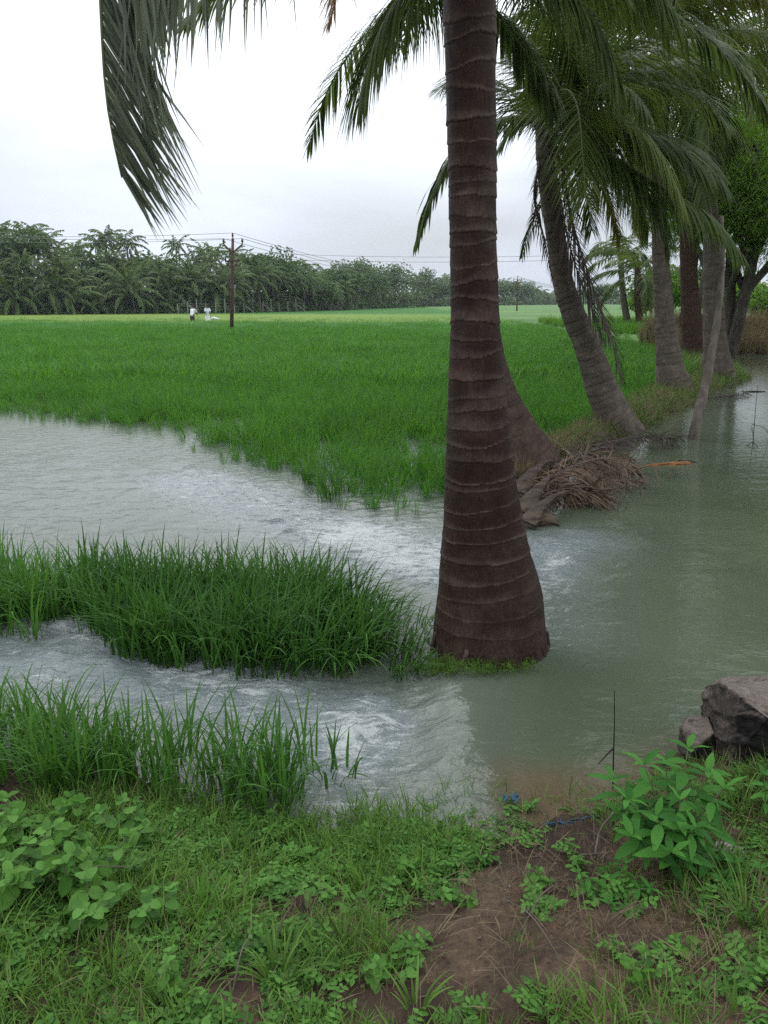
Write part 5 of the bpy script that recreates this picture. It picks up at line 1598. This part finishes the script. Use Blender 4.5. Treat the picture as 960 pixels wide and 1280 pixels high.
def branching_tree(name, label, base, height, spread, nsub, m, seed, leaf, wl, n_each, bark='treebark', trunk_r=.14, stems=1, lo=.35, cr=.8, group=None, cat='tree'):
    rg = random.Random(seed)
    t = thing(name, label, cat, base, group)
    mb = MB(); tips = []

    def grow(p, d, ln, r, lvl):
        pts = [p]; q = Vector(p); dd = Vector(d)
        for i in range(5):
            dd = (dd + Vector((rg.uniform(-.14, .14), rg.uniform(-.14, .14), rg.uniform(-.04, .1)))).normalized()
            q = q + dd * ln / 5; pts.append(Vector(q))
        V, F = tube([list(v) for v in pts], np.linspace(r, r * .6, 6), 8 if lvl < 2 else 5, cap=False)
        mb.add(V, F)
        if lvl >= 2:
            tips.append(pts[-1]); tips.append(pts[3]); return
        for i in range(nsub):
            a = i / nsub * 6.28 + rg.uniform(-.6, .6)
            nd = (dd * .55 + Vector((math.cos(a) * .75, math.sin(a) * .75, rg.uniform(.05, .55)))).normalized()
            grow(pts[rg.choice([3, 4, 5])], nd, ln * rg.uniform(.6, .85), r * .52, lvl + 1)
    for s in range(stems):
        a = s / stems * 6.28 + .5
        grow(Vector((0, 0, -.1)), Vector((math.cos(a) * .3 * (stems > 1), math.sin(a) * .3 * (stems > 1), 1)).normalized(), height * .42, trunk_r, 0)
    # fit to spread
    T = np.array([list(v) for v in tips])
    f = spread / (np.abs(T[:, :2]).max() + 1e-6); fz = height * .88 / T[:, 2].max()
    for i in range(len(mb.V)): mb.V[i] = mb.V[i] * np.array([f, f, fz])
    T = T * np.array([f, f, fz])
    ob('trunk', mb.mesh('trunk', M[bark]), t)
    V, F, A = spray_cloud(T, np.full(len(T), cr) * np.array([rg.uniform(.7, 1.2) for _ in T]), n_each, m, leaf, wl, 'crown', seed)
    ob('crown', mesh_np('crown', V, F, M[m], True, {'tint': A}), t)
    return t


def row_pt(px, Y, z=.25):
    p = at(px, 400, Y)
    return Vector((p.x, Y, z))


branching_tree('feathery_tree', 'dark branching tree with fine feathery leaves at the end of the palm row', row_pt(916, 27, .2), 9.2, 3.5, 4, 'feather', 4, .15, .028, 900, trunk_r=.30, stems=3, cr=1.15)
branching_tree('feathery_tree', 'second feathery tree rising behind the branching one, cut by the frame edge', row_pt(1010, 36, .3), 12, 4.5, 4, 'feather', 5, .18, .04, 700, trunk_r=.25, stems=2, cr=1.4)
branching_tree('feathery_tree', 'feathery tree filling the gap between the tall palms', row_pt(868, 40, .3), 12, 3.6, 4, 'feather', 15, .18, .04, 600, trunk_r=.2, stems=1, cr=1.2)
branching_tree('feathery_tree', 'bright green feathery tree leaning in from the channel bank beside the frame edge', Vector((10.9, 17.5, .3)), 8.4, 3.6, 4, 'feather', 24, .13, .022, 1300, trunk_r=.18, stems=2, cr=1.2)
for i, (px, Y, h, s, lb) in enumerate([
        (835, 48, 3.6, 1.8, 'green bush behind the straight grey palm'),
        (868, 60, 4.6, 2.4, 'taller bush between the trunks further back'),
        (905, 52, 3.2, 2.2, 'dark bush beside the feathery tree trunk'),
        (950, 62, 3.0, 2.8, 'round bush standing behind the brown reeds'),
        (812, 66, 3.0, 1.9, 'small pale bush past the short brown palm'),
        (745, 150, 5.0, 4.0, 'low bush group on the far side of the field'),
        (985, 45, 3.4, 2.4, 'leafy bush at the end of the reeds by the frame edge')]):
    branching_tree('bush', lb, row_pt(px, Y, .3), h, s, 3, 'bush' if i % 2 else 'feather', 40 + i, .22, .12, 110, trunk_r=.06, stems=3, cr=h * .2, cat='bush')

# white rimmed trough
b = gp(792, 413, .30)
t = thing('trough', 'low white rimmed concrete trough beside the short brown palm', 'trough', b)
def boxm(x0, x1, y0, y1, z0, z1):
    V = np.array([[x, y, z] for z in (z0, z1) for y in (y0, y1) for x in (x0, x1)], float)
    F = np.array([[0, 2, 3, 1], [4, 5, 7, 6], [0, 1, 5, 4], [2, 6, 7, 3], [0, 4, 6, 2], [1, 3, 7, 5]])
    return V, F
mb = MB()
for q in [(-1.0, 1.0, -.4, -.32, 0, .26), (-1.0, 1.0, .32, .4, 0, .26), (-1.0, -.92, -.319, .319, 0, .26), (.92, 1.0, -.319, .319, 0, .26), (-.919, .919, -.319, .319, 0, .08)]:
    mb.add(*boxm(*q))
ob('basin', mb.mesh('basin', M['concrete'], False), t)
V, F = tube(catmull([(-1.05, -.42, 0), (-1.0, -.42, .30), (-.8, -.42, .37), (0, -.42, .36), (1.0, -.42, .33)], 24), np.full(24, .055), 8)
ob('rim', mesh_np('rim', V, F, M['white'], True, {'tint': np.full(len(V), .5)}), t)

# ------------------------------------------------------------------ poles and wires
def pole(label, base_px, top_px, Yd, arms=True, lean=0):
    b = at(*base_px, Yd); tp = at(*top_px, Yd)
    base = Vector((b.x, Yd, .0)); d = tp - base
    t = thing('electricity_pole', label, 'pole', base, 'electricity poles in the rice field')
    V, F = tube([(0, 0, -.3), tuple(d * .5), tuple(d)], [.13, .11, .085], 10)
    ob('post', mesh_np('post', V, F, M['pole'], True, {'tint': np.full(len(V), .5)}), t)
    H = d.z
    tips = [d.copy()]
    for s in (-1, 1):
        a = d * ((H - .85) / H); e = Vector((d.x + s * .58, d.y, H - .35))
        V, F = tube(catmull([a, (a + e) / 2, e], 8), np.full(8, .05), 6)
        ob('arm', mesh_np('arm', V, F, M['pole'], True, {'tint': np.full(len(V), .5)}), t)
        V, F = tube([tuple(e), tuple(e + Vector((0, 0, .12))), tuple(e + Vector((0, 0, .13))), tuple(e + Vector((0, 0, .34)))], [.03, .03, .08, .05], 8)
        ob('insulator', mesh_np('insulator', V, F, M['insulator'], True, {'tint': np.full(len(V), .5)}), t)
        tips.append(e + Vector((0, 0, .34)))
    V, F = tube([tuple(d), tuple(d + Vector((0, 0, .1))), tuple(d + Vector((0, 0, .11))), tuple(d + Vector((0, 0, .32)))], [.03, .03, .07, .05], 8)
    ob('insulator', mesh_np('insulator', V, F, M['insulator'], True, {'tint': np.full(len(V), .5)}), t)
    tips[0] = d + Vector((0, 0, .32))
    for z_, w_ in ((H - 1.35, .45), (H - 1.65, .32)):
        c = d * (z_ / H)
        V, F = boxm(c.x - w_, c.x + w_, c.y - .13, c.y - .07, c.z - .05, c.z + .05)
        ob('crossbar', mesh_np('crossbar', V, F, M['pole'], False, {'tint': np.full(8, .5)}), t)
        for s in (-1, 1):
            V, F = tube([(c.x + s * w_ * .9, c.y - .1, c.z + .052), (c.x + s * w_ * .9, c.y - .1, c.z + .2)], [.05, .05], 8)
            ob('insulator', mesh_np('insulator', V, F, M['insulator'], True, {'tint': np.full(len(V), .5)}), t)
    return [base + q for q in tips]


tp1 = pole('dark rusty electricity pole with forked arms standing in the rice near the two people', (289, 413), (291, 298), 50)
tp2 = pole('small distant electricity pole seen just past the ringed palm', (646, 392), (647, 348), 125)
tp3 = pole('faint electricity pole behind the leaning palm, furthest along the line', (741, 381), (741, 357), 235)


def cable(label, a, b, sag, r):
    a, b = Vector(a), Vector(b)
    P = [a + (b - a) * u + Vector((0, 0, -sag * 4 * u * (1 - u))) for u in np.linspace(0, 1, 24)]
    V, F = tube([list(p) for p in P], np.full(24, r), 5)
    o = ob('overhead_cable', mesh_np('overhead_cable', V, F, M['wire'], True, {'tint': np.full(len(V), .5)}))
    tag(o, label, 'cable', 'overhead cables')


lab = ['topmost', 'nearer lower', 'farther lower']
for i in range(3):
    cable(f'{lab[i]} cable from the forked pole in the rice to the distant pole', tp1[i], tp2[i], 1.6, .015)
    cable(f'{lab[i]} cable from the distant pole to the faintest pole', tp2[i], tp3[i], 1.2, .03)
lt = [at(-500, 262, 46), at(-500, 255, 47), at(-500, 270, 45)]
for i in range(3):
    cable(f'{lab[i]} cable running from the forked pole off over the plantation corner', tp1[i], lt[i], .7, .012)
for i, (ya, yb) in enumerate([(313, 306), (320, 311)]):
    cable(['upper', 'lower'][i] + ' cable crossing the sky behind the trunks, level with the treetops', at(300, ya + 2, 175), at(1000, yb, 140), 1.5, .035)

# ------------------------------------------------------------------ people in the field
def skin_body(name, verts, edges, radii, m, parent, loc, sub=2):
    me = bpy.data.meshes.new(name); me.from_pydata(verts, edges, [])
    o = ob(name, me, parent, loc)
    sk = o.modifiers.new('skin', 'SKIN')
    for v, r in zip(me.skin_vertices[0].data if me.skin_vertices else [], radii): v.radius = (r, r)
    if not me.skin_vertices:
        bpy.context.view_layer.objects.active = o
    ss = o.modifiers.new('sub', 'SUBSURF'); ss.levels = sub; ss.render_levels = sub
    me.materials.append(m)
    return o


def capsule_chain(mb, pts, rad, k=10):
    V, F = tube(catmull(pts, 14), np.interp(np.linspace(0, 1, 14), np.linspace(0, 1, len(rad)), rad), k)
    mb.add(V, F)


def person(label, px, foot_y, Yd, bend, shirt, lower, face_az, bundle=False):
    p = at(px, foot_y, Yd); base = Vector((p.x, Yd, .0))
    t = thing('person', label, 'person', base)
    t.rotation_euler = (0, 0, face_az)
    # body: one skinned surface. x is forward
    sb, cb = math.sin(bend), math.cos(bend)
    hip = Vector((0, 0, .86)); chest = hip + Vector((sb * .42, 0, cb * .42)); neck = hip + Vector((sb * .56, 0, cb * .56)); head = neck + Vector((sb * .18 + .02, 0, cb * .18 + .01)); crown = head + Vector((sb * .1, 0, cb * .1))
    v = [hip, chest, neck, head, crown]; r = [.13, .15, .06, .095, .07]; e = [(0, 1), (1, 2), (2, 3), (3, 4)]
    for s in (-1, 1):
        i = len(v)
        sh = chest + Vector((sb * .08, s * .17, cb * .08)); el = sh + Vector((.10 + sb * .12, s * .07, -.26)); wr = el + Vector((.16, -s * .03, -.18)); hd = wr + Vector((.06, 0, -.07))
        v += [sh, el, wr, hd]; r += [.07, .047, .035, .04]; e += [(1, i), (i, i + 1), (i + 1, i + 2), (i + 2, i + 3)]
        j = len(v)
        hp_ = hip + Vector((0, s * .09, -.05)); kn = Vector((.05 + .03 * s, s * .11, .46)); an = Vector((-.02 + .08 * s, s * .11, .08)); ft = Vector((.12 + .08 * s, s * .12, .03))
        v += [hp_, kn, an, ft]; r += [.09, .062, .045, .04]; e += [(0, j), (j, j + 1), (j + 1, j + 2), (j + 2, j + 3)]
    me = bpy.data.meshes.new('body'); me.from_pydata([list(q) for q in v], e, [])
    me.materials.append(M['skin'])
    o = ob('body', me, t)
    o.modifiers.new('skin', 'SKIN')
    sv = me.skin_vertices[0].data if len(me.skin_vertices) else None
    if sv is None:
        bm = bmesh.new(); bm.from_mesh(me); bm.verts.layers.skin.verify(); bm.to_mesh(me); bm.free(); sv = me.skin_vertices[0].data
    for q, rad in zip(sv, r): q.radius = (rad, rad)
    sv[0].use_root = True
    ss = o.modifiers.new('sub', 'SUBSURF'); ss.levels = 2; ss.render_levels = 2
    mb = MB()
    capsule_chain(mb, [hip + Vector((0, 0, -.06)), hip, chest, neck + (neck - chest) * -.1], [.175, .17, .20, .09])
    for s in (-1, 1):
        sh = chest + Vector((sb * .08, s * .15, cb * .08)); el = sh + Vector((.08 + sb * .10, s * .08, -.22))
        capsule_chain(mb, [chest + Vector((0, s * .05, .02)), sh, el], [.09, .088, .07])
    ob('shirt', mb.mesh('shirt', shirt), t)
    mb = MB()
    if bundle:
        capsule_chain(mb, [hip + Vector((0, 0, .04)), hip + Vector((0, 0, -.3)), Vector((0.02, 0, .30))], [.17, .21, .25])
    else:
        for s in (-1, 1):
            capsule_chain(mb, [hip + Vector((0, s * .06, .03)), hip + Vector((0, s * .09, -.1)), Vector((.05, s * .11, .45)), Vector((.02, s * .11, .22))], [.13, .12, .09, .08])
    ob('lower_garment', mb.mesh('lower_garment', lower), t)
    bm = bmesh.new(); bmesh.ops.create_icosphere(bm, subdivisions=3, radius=.112)
    for q in bm.verts:
        q.co.z *= 1.05
    hm = bpy.data.meshes.new('hair'); bm.to_mesh(hm); bm.free(); hm.materials.append(M['hair'])
    for pl in hm.polygons: pl.use_smooth = True
    ob('hair', hm, t, head + Vector((sb * .06 - .025, 0, .045)))
    return t


person('person seen from behind in a white shirt and dark trousers, stooping in the rice', 241, 408, 68, .55, M['shirt'], M['cloth'], R(80))
person('person in a pale shirt and white wraparound cloth standing near the pole', 260, 407, 68, .12, M['shirtblue'], M['shirt'], R(-60), bundle=True)
sk_ = at(268, 404, 67.6)
mb = MB()
capsule_chain(mb, [(-.35, 0, .52), (-.1, .05, .60), (.25, 0, .55), (.5, 0, .50)], [.03, .12, .10, .02], 12)
tag(ob('cloth_bundle', mb.mesh('cloth_bundle', M['shirt']), None, (sk_.x, 67.6, .0)), 'white cloth bundle lying on the rice at the feet of the standing person', 'bundle')

# ------------------------------------------------------------------ plantation behind the field
def far_frond(seed, ln=4.4, up=.6, droop=1.9, n=17, w=.14, L_=.85, segs=2):
    P = arc((0, 0, 0), 0, up, ln, droop)
    (V, F, A), (rV, rF) = frond_parts([list(p) for p in P], nleaf=n, L=L_, w=w, droop=1.5, seed=seed, segs=segs, pet=.12, vee=.2)
    rV2, rF2 = tube(catmull(P, 7), np.linspace(.05, .015, 7), 4, cap=False)
    mb = MB(); mb.add(V, F, A); mb.add(rV2, rF2, .8)
    return mb.mesh('frond', M['farpalm'])


ff = [far_frond(300 + i, 4.2 + .3 * (i % 3), .2, [1.3, 1.7, 2.1, 1.5, 1.9][i % 5], n=26, w=.20) for i in range(6)]


def far_trunk(h, bend, r=.16):
    n = 9; z = np.linspace(-.4, h, n)
    P = np.stack([bend * (z / h) ** 2, 0 * z, z], -1)
    V, F = tube(P, np.interp(z, [0, .6, h], [r * 1.6, r, r * .75]), 8)
    return mesh_np('trunk', V, F, M['farbark'], True, {'tint': np.full(len(V), .5)})


trunks = {}
def far_crown(seed, n=17, ln=4.2):
    rg = random.Random(seed); mb = MB()
    for i in range(n):
        az = i * 2.4 + rg.uniform(-.3, .3); e = -.5 + 1.7 * i / n
        P = arc((0, 0, 0), az, e, ln * rg.uniform(.85, 1.1), rg.uniform(1.1, 1.9))
        (V, F, A), _ = frond_parts([list(p) for p in P], nleaf=12, L=1.0, w=.36, droop=1.4, seed=seed * 50 + i, segs=2, pet=.1, vee=.15)
        mb.add(V, F, np.clip(A * .6 + rg.uniform(0, .45), 0, 1))
    return mb.mesh('crown', M['farpalm'])


crowns = [far_crown(i + 1) for i in range(5)]
GP = 'coconut palms of the plantation beyond the field'


def far_palm(x, y, h, parts, label, seed, scale=1.0):
    rg = random.Random(seed)
    z = .38
    t = thing('coconut_palm', label, 'palm tree', (x, y, z), GP, rg.uniform(0, 6.28))
    key = round(h)
    if key not in trunks: trunks[key] = [far_trunk(key, b) for b in (.25, -.6, .9)]
    i = rg.randrange(3); ob('trunk', trunks[key][i], t)
    top = Vector(((.25, -.6, .9)[i], 0, key))
    if not parts:
        ob('crown', rg.choice(crowns), t, top, (0, 0, rg.uniform(0, 6.28)), scale)
        return t
    n = 24
    for j in range(n):
        az = j * 2.39996 + rg.uniform(-.2, .2); el = -.75 + 1.95 * (j / n) ** .9
        o = ob('frond', rg.choice(ff), t, top, (0, 0, 0))
        o.rotation_euler = Euler((rg.uniform(-.3, .3), -el, az), 'XYZ')
        o.scale = (scale * rg.uniform(.85, 1.1),) * 3
    return t


def tl_pt(px, dY=0):
    """a place on the plantation edge seen in the photograph at column px"""
    lo, hi = 20.0, 1500.0
    for _ in range(40):
        m_ = (lo + hi) / 2; x = (px - 480) / FPX * m_ * CP * 1.0
        if m_ < float(treeline(x)): lo = m_
        else: hi = m_
    Y = lo + dY
    return (px - 480) / FPX * Y * CP, Y


TOPS = [(-60, 268), (0, 272), (60, 285), (110, 296), (150, 292), (190, 302), (250, 294), (310, 298), (340, 328), (400, 338), (450, 334), (500, 345), (560, 348), (640, 352), (660, 362), (720, 372)]
rg = random.Random(77)
ORD = ['first', 'second', 'third', 'fourth', 'fifth', 'sixth', 'seventh', 'eighth', 'ninth', 'tenth', 'eleventh', 'twelfth', 'thirteenth', 'fourteenth', 'fifteenth', 'sixteenth', 'seventeenth', 'eighteenth', 'nineteenth', 'twentieth', 'twenty-first', 'twenty-second', 'twenty-third', 'twenty-fourth', 'twenty-fifth', 'twenty-sixth', 'twenty-seventh']
k = 0
# front row: young palms, low crowns reaching the ground, then tall ones behind
for px in np.arange(-70, 330, 26):
    x, y = tl_pt(px + rg.uniform(-5, 5), rg.uniform(1, 4))
    far_palm(x, y, rg.choice([1, 2, 3, 3]) if px < 200 else rg.choice([3, 4, 5]), True, f'short young palm with drooping fronds, {ORD[k]} along the plantation edge from the far left', 1000 + k, rg.uniform(.95, 1.15)); k += 1
for row, (dy, hs) in enumerate([(5, .55), (10, .82), (18, 1.0)]):
    for kk, px in enumerate(np.arange(-80 + row * 7, 345, (22, 24, 17)[row])):
        q = px + rg.uniform(-7, 7)
        x, y = tl_pt(q, dy + rg.uniform(-1.5, 1.5))
        top = np.interp(q, [a for a, _ in TOPS], [b for _, b in TOPS]) + rg.uniform(-12, 20)
        H = (376 - top) / FPX * y + CAMZ - .4
        far_palm(x, y, max(2.2, (H - 2.5) * hs), row < 2, f'{ORD[kk]} palm from the far left in the ' + ['middle sized row just behind the young palms', 'tall row rising over the plantation', 'hindmost tall row of the plantation'][row], 2000 + k, rg.uniform(.62, .84)); k += 1
for row in range(3):
    for px in np.arange(330 + row * 4, 580, 10 + row * 2):
        q = px + rg.uniform(-4, 4)
        x, y = tl_pt(q, 2 + row * 8 + rg.uniform(-2, 2))
        top = np.interp(q, [a for a, _ in TOPS], [b for _, b in TOPS]) + rg.uniform(-4, 8) + (8 if row == 0 else 0)
        H = (376 - top) / FPX * y + CAMZ - .4
        far_palm(x, y, max(3, H - 1.8), False, 'distant palm ' + ('just past the fence' if px < 400 else 'midway along the receding plantation edge' if px < 450 else 'under the wide domed broadleaf tree' if px < 510 else 'close beside the ringed trunk') + ', in the ' + ['front', 'second', 'hindmost'][row] + ' row', 3000 + k, rg.uniform(.68, .95)); k += 1
for px in np.arange(585, 700, 9):
    q = px + rg.uniform(-3, 3)
    x, y = tl_pt(q, rg.uniform(0, 30))
    top = np.interp(q, [a for a, _ in TOPS], [b for _, b in TOPS]) + rg.uniform(-3, 6)
    H = (376 - top) / FPX * y + CAMZ - .4
    far_palm(x, y, max(3, H - 1.8), False, 'very distant palm seen past the ringed trunk', 4000 + k, 1.1); k += 1
# broadleaf trees mixed into the plantation
for i, (px, dy, top, spr) in enumerate([(10, 9, 300, 3.6), (130, 12, 318, 3.6), (205, 10, 325, 3.6), (352, 4, 322, 4.5), (382, 6, 345, 4.5), (478, 4, 330, 7.5), (455, 5, 332, 6.0), (540, 5, 345, 6.0), (420, 8, 345, 5), (655, 10, 354, 6.5), (628, 8, 356, 7)]):
    x, y = tl_pt(px, dy)
    H = (376 - top) / FPX * y + CAMZ - .4
    branching_tree('broadleaf_tree', f'rounded broadleaf tree among the plantation palms, ' + ['by the frame edge', 'behind the young palms with low fronds', 'before the fence begins', 'just past the forked pole', 'second past the forked pole', 'the widest, with a high pale dome', 'beside the widest domed one', 'close to the ringed trunk', 'low, between pole and domed one', 'past the ringed trunk by the small pole', 'hidden edge just past the ringed trunk'][i], Vector((x, y, .35)), H, spr, 3, 'bush', 70 + i, .55, .34, 150, trunk_r=.3, cr=spr * .42, group='broadleaf trees of the plantation')
# undergrowth under the palms
cs = []; rs = []
for px in np.arange(-90, 700, 3.0):
    for d_ in (3, 8, 14, 22):
        x, y = tl_pt(px, d_ + rg.uniform(-1.5, 1.5)); r_ = rg.uniform(.6, 1.4) * {3: 1.0, 8: 1.5, 14: 2.1, 22: 2.8}[d_]; cs.append((x, y, .4 + r_ * .4)); rs.append(r_)
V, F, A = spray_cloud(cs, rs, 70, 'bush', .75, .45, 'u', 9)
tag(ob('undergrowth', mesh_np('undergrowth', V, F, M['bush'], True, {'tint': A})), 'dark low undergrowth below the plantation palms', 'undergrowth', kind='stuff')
# wooded horizon far away
cs = []; rs = []
for i in range(900):
    a = R(rg.uniform(-38, 38)); dd = rg.uniform(560, 900); r_ = rg.uniform(3, 6.5)
    x, y = math.sin(a) * dd, math.cos(a) * dd
    if y < treeline(x) + 5: continue
    cs.append((x, y, r_ * .8)); rs.append(r_)
for i in range(240):
    px = rg.uniform(660, 1000); Yd = rg.uniform(360, 440); r_ = rg.uniform(1.4, 3.0)
    cs.append(((px - 480) / FPX * Yd, Yd, .5 + r_ * .7)); rs.append(r_)
V, F, A = spray_cloud(cs, rs, 45, 'bush', 2.2, 1.6, 'h', 10)
tag(ob('far_woods', mesh_np('far_woods', V, F, M['bush'], True, {'tint': A})), 'low wooded horizon fading behind the rice field', 'woods', kind='stuff')

# fence of pale posts along the plantation
for seg, (p0, p1, n_) in enumerate([(222, 316, 9), (318, 380, 7)]):
    lb = ['fence of pale posts and thin wires behind the two people', 'fence of pale posts continuing past the forked pole'][seg]
    a0 = tl_pt(p0, -1.0); t = thing('fence', lb, 'fence', (a0[0], a0[1], .3))
    prev = None
    for i in range(n_):
        x, y = tl_pt(p0 + (p1 - p0) * i / (n_ - 1), -1.0)
        V, F = boxm(-.065, .065, -.065, .065, 0, 1.35 + .35 * ((i * 7) % 3))
        ob('post', mesh_np('post', V, F, M['post'], False, {'tint': np.full(8, .5)}), t, (x - a0[0], y - a0[1], 0), (0, .04 * ((i * 5) % 3 - 1), 0))
        if i in (1, n_ - 2):
            V, F = tube([(0, 0, 1.3), (1.6, 0, 0)], [.07, .07], 6)
            ob('brace', mesh_np('brace', V, F, M['post'], True, {'tint': np.full(len(V), .5)}), t, (x - a0[0], y - a0[1], 0))
        if prev:
            for h in (.6, 1.0, 1.4):
                V, F = tube([(prev[0], prev[1], h), (x - a0[0], y - a0[1], h)], [.015, .015], 4)
                ob('strand', mesh_np('strand', V, F, M['wire'], True, {'tint': np.full(len(V), .5)}), t)
        prev = (x - a0[0], y - a0[1])

# ------------------------------------------------------------------ haze
HAZE = True
if HAZE:
    m, nt = mat('haze_air')
    pv_ = N(nt, 'ShaderNodeVolumePrincipled'); pv_.inputs['Density'].default_value = 0.00028
    pv_.inputs['Color'].default_value = (0.86, 0.91, 1.0, 1); pv_.inputs['Anisotropy'].default_value = 0.3
    o_ = nt.nodes.new('ShaderNodeOutputMaterial'); nt.links.new(pv_.outputs[0], o_.inputs['Volume'])
    m.cycles.volume_sampling = 'DISTANCE'; m.cycles.homogeneous_volume = True
    V, F = boxm(-950, 950, -60, 1000, -2.0, 17)
    me = mesh_np('haze', V, F, m, False)
    tag(ob('haze', me), 'thin pale air softening the far palms', 'haze', kind='stuff')
print('objects', len(bpy.data.objects))
